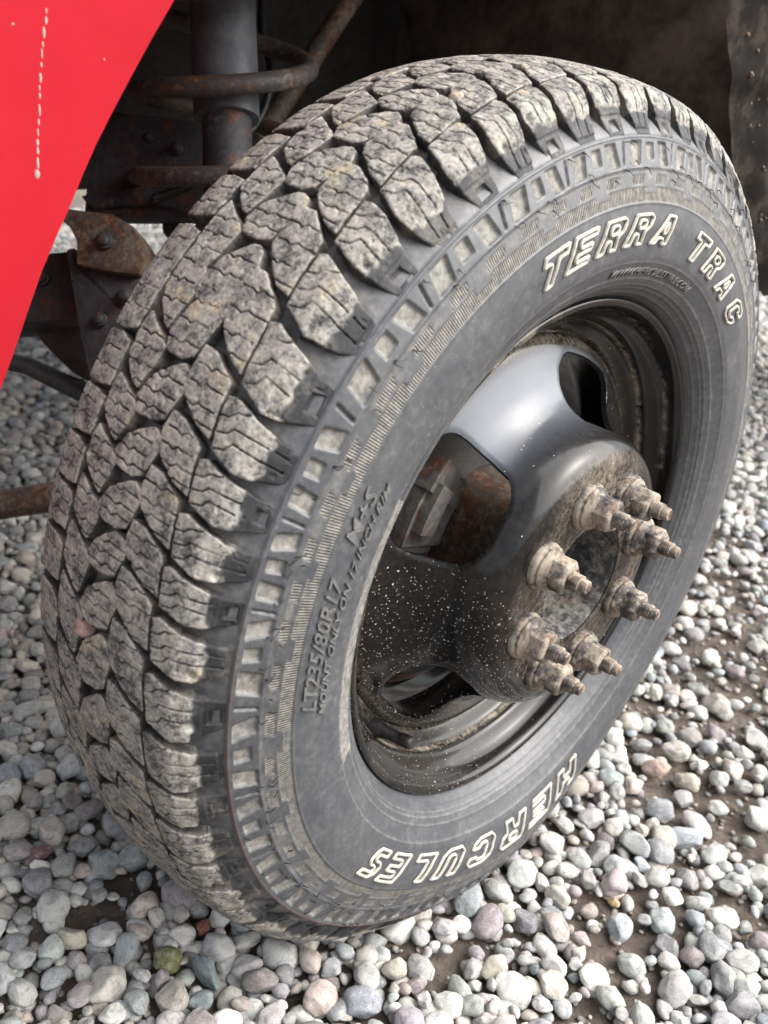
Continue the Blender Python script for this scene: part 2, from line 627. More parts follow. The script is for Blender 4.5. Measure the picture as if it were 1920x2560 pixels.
def surf(alpha, s, h, flat=True):
    """alpha deg, s mm, h mm proud of the section"""
    a = np.radians(alpha)
    x = np.interp(s, _S, _pxs) + h * .001 * np.interp(s, _S, _nx)
    r = np.interp(s, _S, _prs) + h * .001 * np.interp(s, _S, _nr)
    P = np.stack([x, r * np.cos(a), r * np.sin(a)], -1).reshape(-1, 3)
    return deform(P) if flat else P


# pitch sequence measured round the tread (angles of the inner tips of the outer shoulder blocks)
T0 = [90.7, 96.45, 102.3, 107.6, 112.9, 119.0, 125.7, 132.0, 139.17, 146.76, 152.78, 157.85, 162.82, 167.45, 172.9, 179.5, 186.05]
up, dn = [], []
pp = [5.8, 5.4, 5.0, 5.6, 6.2, 6.6, 5.9, 5.2, 5.0, 5.5, 6.1]
a = T0[0]
i = 0
while a > -12:
    a -= pp[i % len(pp)]; i += 1; up.append(a)
a = T0[-1]; i = 0
while a < 334:
    a += pp[(i * 3 + 1) % len(pp)]; i += 1; dn.append(a)
TIPS = np.array(up[::-1] + T0 + dn)
I0 = int(np.argmin(abs(TIPS - 132.0)))
PIT = np.diff(np.r_[TIPS[0] - 5.6, TIPS])
IDX = np.arange(len(TIPS)) - I0                       # even: block with a square pocket, odd: slotted block


def q_of(alpha):
    """running pitch number of an angle"""
    return np.interp(alpha, TIPS, IDX.astype(float), left=-99, right=99)


def tip_row(off_hi, off_lo):
    return np.where(TIPS > 140, TIPS + off_lo, TIPS + off_hi)


CEN = tip_row(2.7, .35)
R4B = tip_row(.6, -1.5)


def poly_sdf(px, py, poly):
    """signed distance (negative inside)"""
    poly = np.asarray(poly, float)
    d2 = np.full(px.shape, 1e18)
    inside = np.zeros(px.shape, bool)
    n = len(poly)
    for i in range(n):
        x0, y0 = poly[i]; x1, y1 = poly[(i + 1) % n]
        ex, ey = x1 - x0, y1 - y0
        t = np.clip(((px - x0) * ex + (py - y0) * ey) / (ex * ex + ey * ey + 1e-12), 0, 1)
        d2 = np.minimum(d2, (px - x0 - t * ex) ** 2 + (py - y0 - t * ey) ** 2)
        cond = ((y0 > py) != (y1 > py)) & (px < (x1 - x0) * (py - y0) / (y1 - y0 + 1e-12) + x0)
        inside ^= cond
    d = np.sqrt(d2)
    return np.where(inside, -d, d)


def line_dist(px, py, pts):
    d2 = np.full(px.shape, 1e18)
    for (x0, y0), (x1, y1) in zip(pts[:-1], pts[1:]):
        ex, ey = x1 - x0, y1 - y0
        t = np.clip(((px - x0) * ex + (py - y0) * ey) / (ex * ex + ey * ey + 1e-12), 0, 1)
        d2 = np.minimum(d2, (px - x0 - t * ex) ** 2 + (py - y0 - t * ey) ** 2)
    return np.sqrt(d2)


def grid_cut(x0, x1, y0, y1, g, sdf):
    """regular grid cut out by sdf<0 and snapped to its outline; returns verts2d, quads, rim edges"""
    nx, ny = max(2, int((x1 - x0) / g) + 2), max(2, int((y1 - y0) / g) + 2)
    X, Y = np.meshgrid(x0 + np.arange(nx) * g, y0 + np.arange(ny) * g, indexing='ij')
    X = X.ravel(); Y = Y.ravel()
    d = sdf(X, Y)
    ok = d < .45 * g
    idx = np.arange(nx * ny).reshape(nx, ny)
    q = np.stack([idx[:-1, :-1], idx[1:, :-1], idx[1:, 1:], idx[:-1, 1:]], -1).reshape(-1, 4)
    q = q[ok[q].all(1)]
    if not len(q):
        return None
    e = np.concatenate([q[:, [0, 1]], q[:, [1, 2]], q[:, [2, 3]], q[:, [3, 0]]])
    key = np.sort(e, 1)
    _, inv, cnt = np.unique(key[:, 0].astype(np.int64) * (nx * ny) + key[:, 1], return_inverse=True, return_counts=True)
    rim = e[cnt[inv] == 1]
    bv = np.unique(rim)
    bx, by = X[bv], Y[bv]
    for _ in range(3):
        dd = sdf(bx, by)
        eps = .05
        gx = (sdf(bx + eps, by) - dd) / eps; gy = (sdf(bx, by + eps) - dd) / eps
        gn = np.hypot(gx, gy) + 1e-6
        bx = bx - np.clip(dd, -g, g) * gx / gn; by = by - np.clip(dd, -g, g) * gy / gn
    X[bv] = bx; Y[bv] = by
    used = np.unique(q)
    remap = -np.ones(nx * ny, int); remap[used] = np.arange(len(used))
    return X[used], Y[used], remap[q], remap[rim]


# outlines in (pitch fraction from the row's own tip, s mm), traced from the tread
SHOULDER = [(-.76, 59.5), (-.81, 65.5), (-.70, 78), (-.57, 95), (-.505, 106), (-.485, 118.2), (.04, 118.2), (.13, 106), (.20, 95), (.205, 84),
            (.13, 76.5), (0, 63), (-.25, 61.5), (-.52, 60.5)]
LEAF = [(-1.28, 26), (-1.25, 37), (-1.08, 48.5), (-.93, 57), (-.60, 58), (-.10, 60), (-.19, 47.5), (-.37, 37), (-.50, 29.5), (-.66, 24), (-.95, 23.6)]
CENTRE = [(-.63, -4.0), (-.93, 13), (-.96, 18), (-.88, 24.5), (-.66, 28.5), (-.09, 21), (-.01, 13), (0, 2), (-.03, -5.0), (-.26, -11.0)]
ROW4 = [(-1.17, -38), (-1.0, -25), (-.84, -11.5), (-.74, -5.0), (-.42, -8.2), (-.02, -14.5), (-.06, -21), (-.29, -34), (-.47, -40.2), (-.92, -41)]
ROW5 = [(-.68, -88), (-.68, -60), (-.60, -43.5), (.14, -44.5), (.20, -60), (.18, -74), (.15, -91)]
RMM = math.radians(1) * 405                       # mm per degree at the tread


def zig(u0, s0, s1, amp, r_):
    """a sipe: flat, a tick down, a tick up, flat again"""
    w_ = s1 - s0
    m_ = r_.uniform(.36, .5)
    pts = [(0, 0), (m_ - .16, 0), (m_, amp), (m_ + .14, -amp * .55), (m_ + .26, .1), (1, .35)]
    return [(u0 + a_, s0 + w_ * f_) for f_, a_ in pts]


def block_mesh(kind, t_deg, p_deg, alt, seed, g):
    shp = dict(shoulder=SHOULDER, leaf=LEAF, centre=CENTRE, row4=ROW4, row5=ROW5)[kind]
    pm = p_deg * RMM                              # pitch in mm
    r_ = np.random.default_rng(seed)
    poly = np.array([(u * pm, s) for u, s in shp]) + r_.normal(0, .35, (len(shp), 2))
    ca, cs = poly[:, 0].mean(), poly[:, 1].mean()

    def sdf(x, y):
        d = poly_sdf(x, y, poly) + (0.0 if kind != 'shoulder' else .1)
        if g < 2:
            d = d + np.where(y > 100, .25, 1.0) * (.40 * vnoise(x / 5.0, y / 5.0, seed * 1.7, 3) + .22 * vnoise(x / 1.7, y / 1.7, seed * 1.3, 4))
        return d
    # the grooves narrow the corners a little
    res = grid_cut(poly[:, 0].min() - 2, poly[:, 0].max() + 2, poly[:, 1].min() - 2, poly[:, 1].max() + 2, g, sdf)
    X, Y, q, rim = res
    d = -sdf(X, Y)
    # crown of the block: rounded, scuffed rim, gentle waves
    chip = np.where(Y > 100, .5, .60 + 1.5 * np.clip(vnoise(X / 6, Y / 6, seed * 2.1, 5), 0, 1))
    h = -np.where(Y > 100, .5, .8) * np.clip(1 - d / chip, 0, 1) ** 2
    if g < 2:
        h += np.where(Y > 100, .3, 1) * (.28 * vnoise(X / 10, Y / 10, seed * .9, 6) + .14 * vnoise(X / 3.2, Y / 3.2, seed * .7, 7) + .07 * vnoise(X / 1.4, Y / 1.4, seed * .5, 8))
        pit = np.clip(vnoise(X / 4.0, Y / 4.0, seed * 3.3, 9) - .52, 0, 1)
        h -= 3.0 * pit
    sipe = np.zeros_like(h)
    lines = []
    if kind == 'shoulder':
        end = 98 if alt else 95
        lines = [[(-.49, 60.2), (-.51, 66.7), (-.61, 70.9), (-.63, 76.8), (-.66, 79.4)],
                 [(-.25, 62.8), (-.29, 70.2), (-.39, 73.7), (-.34, end)],
                 [(-.02, 64.8), (-.06, 72.6), (-.19, 76.4), (-.12, end - 1)]]
        lines = [[(u * pm, s) for u, s in L] for L in lines]
        if alt:
            lines += [[(-.34 * pm, 102.5), (-.31 * pm, 112.0)], [(-.12 * pm, 97.5), (-.09 * pm, 112.0)]]
    else:
        lo, hi = poly[:, 1].min(), poly[:, 1].max()
        us = {'leaf': (-1.02, -.74, -.47, -.24), 'centre': (-.70, -.44, -.20), 'row4': (-.88, -.62, -.36, -.12), 'row5': (-.42, -.12)}[kind]
        for u0 in us:
            sa = lo + (hi - lo) * r_.uniform(.0, .12); sb = hi - (hi - lo) * r_.uniform(.0, .22)
            lines.append(zig(u0 * pm + r_.normal(0, .5), sa, sb, 1.9, r_))
    if g < 2:
        for L in lines:
            dl = line_dist(X, Y, L)
            fade = np.clip(.85 + .9 * vnoise(X / 10, Y / 10, seed + 31.0, 11), .2, 1)
            k = np.clip(1 - (dl / .62) ** 2, 0, 1) * fade
            h -= 2.4 * k
            sipe = np.maximum(sipe, sstep(.72, .30, dl) * fade)
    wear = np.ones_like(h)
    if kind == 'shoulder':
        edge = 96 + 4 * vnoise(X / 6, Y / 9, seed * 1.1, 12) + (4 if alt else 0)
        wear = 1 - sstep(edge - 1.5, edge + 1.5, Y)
        h -= 1.2 * sstep(112.3, 114.0, Y) if alt else 0
        h -= .9 * sstep(101.5, 103, Y) if not alt else 0
        h += 1.5 * np.exp(-((Y - 93.5) / 5.5) ** 2)
        if not alt:
            c = np.array([(-.30 * pm, 106.2), (-.34 * pm, 114.2), (-.075 * pm, 114.8), (-.07 * pm, 106.6)])
            k = sstep(.5, -.6, poly_sdf(X, Y, c))
            h -= 2.4 * k
        if g < 2 and r_.random() < .45:            # torn corner
            cu, cv = r_.uniform(-.1, .1) * pm, r_.uniform(86, 97)
            h -= 3.2 * np.exp(-((X - cu) ** 2 + (Y - cv) ** 2) / r_.uniform(6, 14))
        h = np.where(Y > 100, np.maximum(h, -3.2), h)
    alpha = t_deg + X / RMM
    V = surf(alpha, Y, h)
    nv = len(V)
    # walls
    bv, inv = np.unique(rim, return_inverse=True)
    rimi = inv.reshape(-1, 2)
    bx, by = X[bv], Y[bv]
    gx, gy = bx - ca, by - cs
    dd = sdf(bx, by); eps = .1
    gx = (sdf(bx + eps, by) - dd) / eps; gy = (sdf(bx, by + eps) - dd) / eps
    gn = np.hypot(gx, gy) + 1e-6
    gx, gy = gx / gn, gy / gn
    fl = floor_h(by) - 1.0
    rows = [V[bv]]
    ht = h[bv]
    lv = (.33, .66, 1.0) if g < 2 else (1.0,)
    for f_ in lv:
        hh = ht + (fl - ht) * f_
        off = 1.2 * f_ + (.35 * vnoise(bx / 2.5, by / 2.5, f_ * 7 + seed, 14) if g < 2 else 0)
        rows.append(surf(t_deg + (bx + gx * off) / RMM, by + gy * off, hh))
    nb = len(bv)
    V2 = np.concatenate([V] + rows)
    Q = [q]
    for k in range(len(rows) - 1):
        b0, b1 = nv + k * nb, nv + (k + 1) * nb
        Q.append(np.stack([b0 + rimi[:, 0], b1 + rimi[:, 0], b1 + rimi[:, 1], b0 + rimi[:, 1]], -1))
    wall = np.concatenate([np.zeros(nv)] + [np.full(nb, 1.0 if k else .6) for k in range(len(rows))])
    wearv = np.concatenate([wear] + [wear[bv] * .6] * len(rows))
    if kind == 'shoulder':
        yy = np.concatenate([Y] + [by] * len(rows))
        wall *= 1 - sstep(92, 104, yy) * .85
    sip = np.concatenate([sipe] + [np.zeros(nb)] * len(rows))
    return V2, np.concatenate(Q), dict(wear=wearv, wall=wall, sipe=sip)


def floor_h(s):
    """depth of the groove floor (mm below the section)"""
    s = np.asarray(s, float)
    h = np.full(s.shape, -8.5)
    h = h + 7.3 * sstep(91, 119, s)
    h = h + 8.0 * sstep(-88, -112, s)
    h = np.where(s > 118.5, 0, h)
    return h


# ---- carcass: groove floor, shoulder, decor ring, sidewall, bead
def carcass():
    Vs, Qs, A = [], [], {k: [] for k in ('dust', 'ua', 'hatch', 'redline', 'groove')}
    n0 = 0

    def patch(al, sv, hfun, afun):
        nonlocal n0
        AA, SS = np.meshgrid(al, sv, indexing='ij')
        a_, s_ = AA.ravel(), SS.ravel()
        hh = hfun(a_, s_)
        V = surf(a_, s_, hh)
        na, ns = len(al), len(sv)
        idx = np.arange(na * ns).reshape(na, ns)
        nxt = np.roll(idx, -1, 0)
        q = np.stack([idx[:, :-1], nxt[:, :-1], nxt[:, 1:], idx[:, 1:]], -1).reshape(-1, 4)
        Vs.append(V); Qs.append(q + n0); n0 += len(V)
        at_ = afun(a_, s_, hh)
        for k in A:
            A[k].append(at_.get(k, np.zeros(len(V))))

    # tread floor and inner side
    al = np.arange(900) * .4
    sv = np.r_[np.arange(S_MIN + 1, -120, 8), np.arange(-120, 84.1, 3.0)]

    def h1(a_, s_):
        h = floor_h(s_)
        h = h + 1.6 * np.exp(-((s_ - 60.5) / 1.2) ** 2) + .5 * vnoise(a_ * 1.2, s_ / 9, 0, 21)
        return h

    def a1(a_, s_, h):
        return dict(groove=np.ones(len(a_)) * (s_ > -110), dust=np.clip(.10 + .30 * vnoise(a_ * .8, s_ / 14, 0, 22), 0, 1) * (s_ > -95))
    patch(al, sv, h1, a1)
    # shoulder, decor ring and sidewall
    al = np.arange(2160) / 6.0
    sv = np.r_[np.arange(84, 118, 2.0), np.arange(118, 170, .85), np.arange(170, 206, 3.0), np.arange(206, S_MAX - .3, 1.2)]
    rec = {}

    def para(q, s, c, half, s0, s1, slant):
        """soft mask of a slanted box: centre c (pitch fraction), slant in pitch per mm"""
        k = (s - .5 * (s0 + s1)) * slant
        dq = np.abs(q - c - k) - half
        return sstep(.022, -.022, dq) * sstep(s0 - .5, s0 + .5, s) * sstep(s1 + .5, s1 - .5, s)

    def decor(a_, s_):
        q = q_of(a_)
        qp = (q + 1) % 2 - 1 + 0.0                     # period of two pitches, 0 at an odd (slotted) tip +-1
        qb = (q - 1) % 2                               # 0 at odd tip, 0..2
        m = np.zeros_like(a_)
        for sh in (-2, 0, 2):
            u = qb + sh
            m = np.maximum(m, para(u, s_, .235, .20, 123.2, 140, .006))
            m = np.maximum(m, para(u, s_, -.895, .165, 123.2, 140, -.006))
            m = np.maximum(m, para(u, s_, -.35, .135, 124.5, 136, .0))
        slit = np.zeros_like(a_)
        for sh in (-2, 0, 2):
            slit = np.maximum(slit, para(qb + sh, s_, .70, .022, 123.0, 139.5, .004))
        q1 = q % 1
        hp = np.zeros_like(a_)
        for sh in (-1, 0, 1):
            hp = np.maximum(hp, para(q1 + sh, s_, .17, .235, 146.6, 153.6, .012))
        band = sstep(155.2, 156.0, s_) * sstep(166.6, 165.8, s_)
        nar = np.zeros_like(a_)
        for sh in (-2, 0, 2):
            nar = np.maximum(nar, para(qb + sh, s_, -.42, .24, 150, 160.3, .012))
        band = band * (1 - nar)
        return m, slit, hp, band, nar

    def h2(a_, s_):
        h = floor_h(s_)
        h = np.where(s_ < 118.4, h + .25 * vnoise(a_ * 1.0, s_ / 8, 0, 23), h)
        m_, slit, hp, band, nar = decor(a_, s_)
        h = h - 2.6 * m_ - 2.4 * slit - .55 * hp - .5 * band
        h = h - .9 * sstep(140.5, 142, s_) * sstep(146, 144.5, s_) * 0
        h = h - .9 * sstep(141.5, 144, s_)             # the raised decor belt steps down to the hatched ring
        h = h + .5 * np.exp(-((s_ - 167.3) / .6) ** 2)
        h = h + .7 * np.exp(-((s_ - 119.6) / .7) ** 2)
        for c in (213.5, 229.0, 236.2, 240.5, 247.8):
            h = h + .55 * np.exp(-((s_ - c) / .75) ** 2)
        cb = (s_ > 213.5) & (s_ < 229) & (a_ > 150) & (a_ < 196)
        h = h + np.where(cb, .5 + .3 * vnoise(a_ * 6, s_ / 1.3, 0, 29), 0)
        return h

    def a2(a_, s_, h):
        m_, slit, hp, band, nar = decor(a_, s_)
        d = np.maximum(m_ * .95, np.maximum(hp, band))
        d = np.maximum(d, .42 * sstep(84, 95, s_) * sstep(119, 108, s_) * (.6 + .6 * vnoise(a_ * .5, s_ / 20, 0, 25)))
        d = np.maximum(d, .38 * sstep(139, 145, s_) * sstep(157, 150, s_) * (.6 + .7 * vnoise(a_ * .6, s_ / 10, 0, 26)))
        d = np.maximum(d, .05 + .07 * vnoise(a_ * .15, s_ / 25, 0, 27))
        # mud thrown up low on the tyre
        low = sstep(205, 240, a_) * sstep(330, 300, a_)
        d = np.maximum(d, low * sstep(150, 90, s_) * (.45 + .4 * vnoise(a_ * .8, s_ / 9, 0, 28)))
        cb = (s_ > 213.5) & (s_ < 229) & (a_ > 150) & (a_ < 196)
        d = np.where(cb, .75, d)
        d = np.where(slit > .5, 0, d)
        for c in (213.5, 229.0, 236.2, 240.5):
            d = np.maximum(d, .45 * np.exp(-((s_ - c) / .9) ** 2))
        red = np.exp(-((s_ - 119.6) / .8) ** 2) * sstep(150, 190, a_) * sstep(262, 250, a_)
        r = np.interp(s_, _S, _prs) * 1000
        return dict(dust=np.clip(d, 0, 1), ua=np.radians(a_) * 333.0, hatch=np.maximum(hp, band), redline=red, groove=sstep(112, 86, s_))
    patch(al, sv, h2, a2)
    return mesh_np('tyre', np.concatenate(Vs), np.concatenate(Qs), M_SIDE, {k: np.concatenate(v) for k, v in A.items()})


link('tyre', carcass(), wheel)

stuff_parts = []
seed = 0
for j, (tip, p) in enumerate(zip(TIPS, PIT)):
    alt = bool(IDX[j] % 2)
    for kind, pos, lo, hi in (('shoulder', tip, 12, 302), ('leaf', tip, 74, 262), ('centre', CEN[j], 74, 262), ('row4', R4B[j], 74, 262), ('row5', R4B[j], 74, 262)):
        seed += 1
        shown = lo < pos < hi
        near = 88 < pos < 236
        V, Q, at_ = block_mesh(kind, pos, p, alt, seed, (.66 if near else 1.2) if shown else 3.2)
        if shown:
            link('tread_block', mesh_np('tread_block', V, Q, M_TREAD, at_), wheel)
        else:
            stuff_parts.append((V, Q, at_))
n0 = 0
VV, QQ, AA = [], [], {k: [] for k in ('wear', 'wall', 'sipe')}
for V, Q, at_ in stuff_parts:
    VV.append(V); QQ.append(Q + n0); n0 += len(V)
    for k in AA:
        AA[k].append(at_[k])
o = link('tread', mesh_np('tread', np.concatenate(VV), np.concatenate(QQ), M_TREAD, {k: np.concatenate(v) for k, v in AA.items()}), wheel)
o['kind'] = 'stuff'

# ---- raised white lettering
GLYPH = {
    'T': [[(0, 1), (1, 1), (1, .70), (.67, .70), (.67, 0), (.33, 0), (.33, .70), (0, .70)]],
    'E': [[(0, 1), (1, 1), (1, .77), (.36, .77), (.36, .63), (.92, .63), (.92, .39), (.36, .39), (.36, .24), (1, .24), (1, 0), (0, 0)]],
    'R': [[(0, 1), (.82, 1), (1, .86), (1, .54), (.84, .42), (1, 0), (.64, 0), (.52, .34), (.36, .34), (.36, 0), (0, 0)],
          [(.36, .76), (.36, .58), (.60, .58), (.65, .63), (.65, .71), (.60, .76)]],
    'A': [[(.30, 1), (.72, 1), (1, 0), (.68, 0), (.63, .18), (.37, .18), (.32, 0), (0, 0)],
          [(.50, .72), (.58, .42), (.42, .42)]],
    'C': [[(.24, 1), (.78, 1), (1, .82), (1, .62), (.66, .62), (.64, .74), (.40, .74), (.36, .68), (.36, .32), (.40, .26), (.62, .26), (.66, .38),
           (1, .38), (1, .18), (.78, 0), (.22, 0), (0, .2), (0, .8)]],
    'H': [[(0, 1), (.35, 1), (.35, .63), (.65, .63), (.65, 1), (1, 1), (1, 0), (.65, 0), (.65, .37), (.35, .37), (.35, 0), (0, 0)]],
    'U': [[(0, 1), (.35, 1), (.35, .33), (.43, .26), (.57, .26), (.65, .33), (.65, 1), (1, 1), (1, .2), (.78, 0), (.22, 0), (0, .2)]],
    'L': [[(0, 1), (.36, 1), (.36, .27), (1, .27), (1, 0), (0, 0)]],
    'S': [[(.22, 1), (1, 1), (1, .76), (.40, .76), (.36, .72), (.36, .66), (.42, .61), (.80, .61), (1, .46), (1, .18), (.80, 0), (0, 0), (0, .25),
           (.60, .25), (.64, .30), (.64, .35), (.58, .40), (.20, .40), (0, .55), (0, .82)]],
}


def letter(ch, a0, s_in, s_out, wmm, shear, band=1.8, dpm=5.24):
    """a0: angle of the lower left corner; reading direction is falling alpha; top is outwards (falling s)"""
    hmm = abs(s_in - s_out)
    Vs, Qs, n0 = [], [], 0
    for li, loop in enumerate(GLYPH[ch]):
        P = np.array([(u * wmm + shear * v, v * hmm) for u, v in loop])
        # round corners: resample then smooth a little
        L = []
        for i in range(len(P)):
            p0, p1 = P[i], P[(i + 1) % len(P)]
            n = max(2, int(np.hypot(*(p1 - p0)) / 1.0))
            L += [p0 + (p1 - p0) * k / n for k in range(n)]
        L = np.array(L)
        for _ in range(2):
            L = .5 * L + .25 * (np.roll(L, 1, 0) + np.roll(L, -1, 0))
        area = .5 * np.sum(L[:, 0] * np.roll(L[:, 1], -1) - np.roll(L[:, 0], -1) * L[:, 1])
        tg = np.roll(L, -1, 0) - np.roll(L, 1, 0)
        tg /= np.linalg.norm(tg, axis=1)[:, None] + 1e-9
        nrm = np.stack([tg[:, 1], -tg[:, 0]], -1) * (1 if area > 0 else -1)     # away from the loop's own area
        if li:
            nrm = -nrm                                    # a counter: the band lies outside it
        rings = [(.6, -.4), (.1, .9), (-.3, 1.25), (-band + .3, 1.25), (-band - .1, .9), (-band - .5, -.4)]
        n = len(L)
        for off, hh in rings:
            Q2 = L + nrm * off
            Vs.append(surf(a0 - Q2[:, 0] / dpm, s_in - Q2[:, 1], np.full(n, hh)))
        for k in range(len(rings) - 1):
            i = np.arange(n); j = (i + 1) % n
            Qs.append(np.stack([n0 + k * n + i, n0 + k * n + j, n0 + (k + 1) * n + j, n0 + (k + 1) * n + i], -1))
        n0 += n * len(rings)
    me = mesh_np('letter', np.concatenate(Vs), np.concatenate(Qs), M_WHITE)
    bm = bmesh.new(); bm.from_mesh(me); bmesh.ops.recalc_face_normals(bm, faces=bm.faces); bm.to_mesh(me); bm.free()
    return link('letter', me, wheel)


for ch, a0 in zip('TERRA', (115.5, 109.1, 101.9, 94.7, 87.0)):
    letter(ch, a0, 198.5, 174.8, 27.5, 14.0)
for ch, a0 in zip('TRAC', (73.6, 66.0, 58.0, 49.6)):
    letter(ch, a0, 202.5, 177.0, 27.0, 12.0)
for ch, a0, w_ in zip('HERCULES', (292.0, 282.6, 273.4, 263.4, 253.8, 244.3, 235.3, 227.6), (37, 36, 37, 36, 36, 32, 30, 23)):
    letter(ch, a0, 203.5, 174.5, w_, 12.0, 1.9)


def small_text(txt, a0, a1, s_base, cap, raise_=.7, mat=M_SIDE):
    """black moulded lettering: flat text wrapped on to the sidewall from a0 down to a1"""
    cu = bpy.data.curves.new('text_curve', 'FONT')
    cu.body = txt
    cu.size = 1.0
    cu.extrude = .5
    cu.resolution_u = 2
    cu.offset = 0.012
    to = bpy.data.objects.new('text_curve', cu)
    COL.objects.link(to)
    bpy.context.view_layer.update()
    dg = bpy.context.evaluated_depsgraph_get()
    me = bpy.data.meshes.new_from_object(to.evaluated_get(dg))
    bpy.data.objects.remove(to); bpy.data.curves.remove(cu)
    n = len(me.vertices)
    co = np.empty(n * 3, np.float32); me.vertices.foreach_get('co', co); co = co.reshape(-1, 3)
    x0, x1 = co[:, 0].min(), co[:, 0].max()
    u = (co[:, 0] - x0) / (x1 - x0)
    v = co[:, 1] / .70
    al = a0 + (a1 - a0) * u - v * .9
    hh = np.where(co[:, 2] > 0, raise_, -.5)
    V = surf(al, s_base - v * cap, hh)
    me.vertices.foreach_set('co', V.astype(np.float32).ravel())
    me.materials.clear(); me.materials.append(mat)
    for k, val in (('dust', .42),):
        me.attributes.new(k, 'FLOAT', 'POINT').data.foreach_set('value', np.full(n, val, np.float32))
    me.update()
    return link('lettering', me, wheel)


small_text('LT235/80R17', 180.6, 162.2, 184.6, 11.5)
small_text('M+S', 157.2, 150.6, 183.8, 11.5)
small_text('MOUNT ONLY ON 17 INCH RIM', 182.2, 149.4, 194.9, 7.2)
small_text('WWW.HERCULESTIRE.COM', 95.2, 65.2, 224.5, 6.5, .6)

# vent whiskers left from the mould
mb = MB()
for j, (tip, p) in enumerate(zip(TIPS, PIT)):
    if not 40 < tip < 262:
        continue
    for k in range(3):
        aa = tip + random.uniform(-.6, .5) * p
        ss = random.choice((122.6, 141.5, 142.5, 137, 148)) + random.uniform(-1, 1)
        p0 = surf(np.array([aa]), np.array([ss]), np.array([-.3]))[0]
        p1 = surf(np.array([aa + random.uniform(-.3, .3)]), np.array([ss + random.uniform(0, 3)]), np.array([random.uniform(1.5, 3.5)]))[0]
        p2 = surf(np.array([aa + random.uniform(-1.0, .2)]), np.array([ss + random.uniform(3, 7)]), np.array([random.uniform(2, 4.5)]))[0]
        mb.tube([p0, p1, p2], [.0005, .00042, .00025], 5)
o = mb.build('rubber_whisker', M_BLACKRUB, wheel)
o['kind'] = 'stuff'

# ---- steel wheel
DISC = np.array([(.0466, .0577), (.0466, .104), (.0462, .111), (.0440, .118), (.0400, .1245), (.0330, .1292), (.0200, .1340), (.0060, .1378),
                 (-.0050, .1425), (-.0150, .1500), (-.0240, .1605), (-.0310, .1735), (-.0355, .1840), (-.0385, .1905), (-.0415, .1960), (-.0450, .1985), (-.0520, .1995)])
_dd = np.r_[0, np.cumsum(np.hypot(*np.diff(DISC, axis=0).T))] * 1000
_w = np.linspace(0, _dd[-1], 400)
_dx, _dr = np.interp(_w, _dd, DISC[:, 0]), np.interp(_w, _dd, DISC[:, 1])
_k2 = np.exp(-.5 * (np.arange(-20, 21) / 7.0) ** 2); _k2 /= _k2.sum()
_dx = np.convolve(np.pad(_dx, 20, 'edge'), _k2, 'valid'); _dr = np.convolve(np.pad(_dr, 20, 'edge'), _k2, 'valid')
_dr[0] = .0577
W_OF_R = lambda r: float(np.interp(r, _dr, _w))
HOLES = (66.0, 145.5, 225.5, 306.0)
w_in, w_out = float(np.interp(-.021, -_dx, _w)), W_OF_R(.1865)


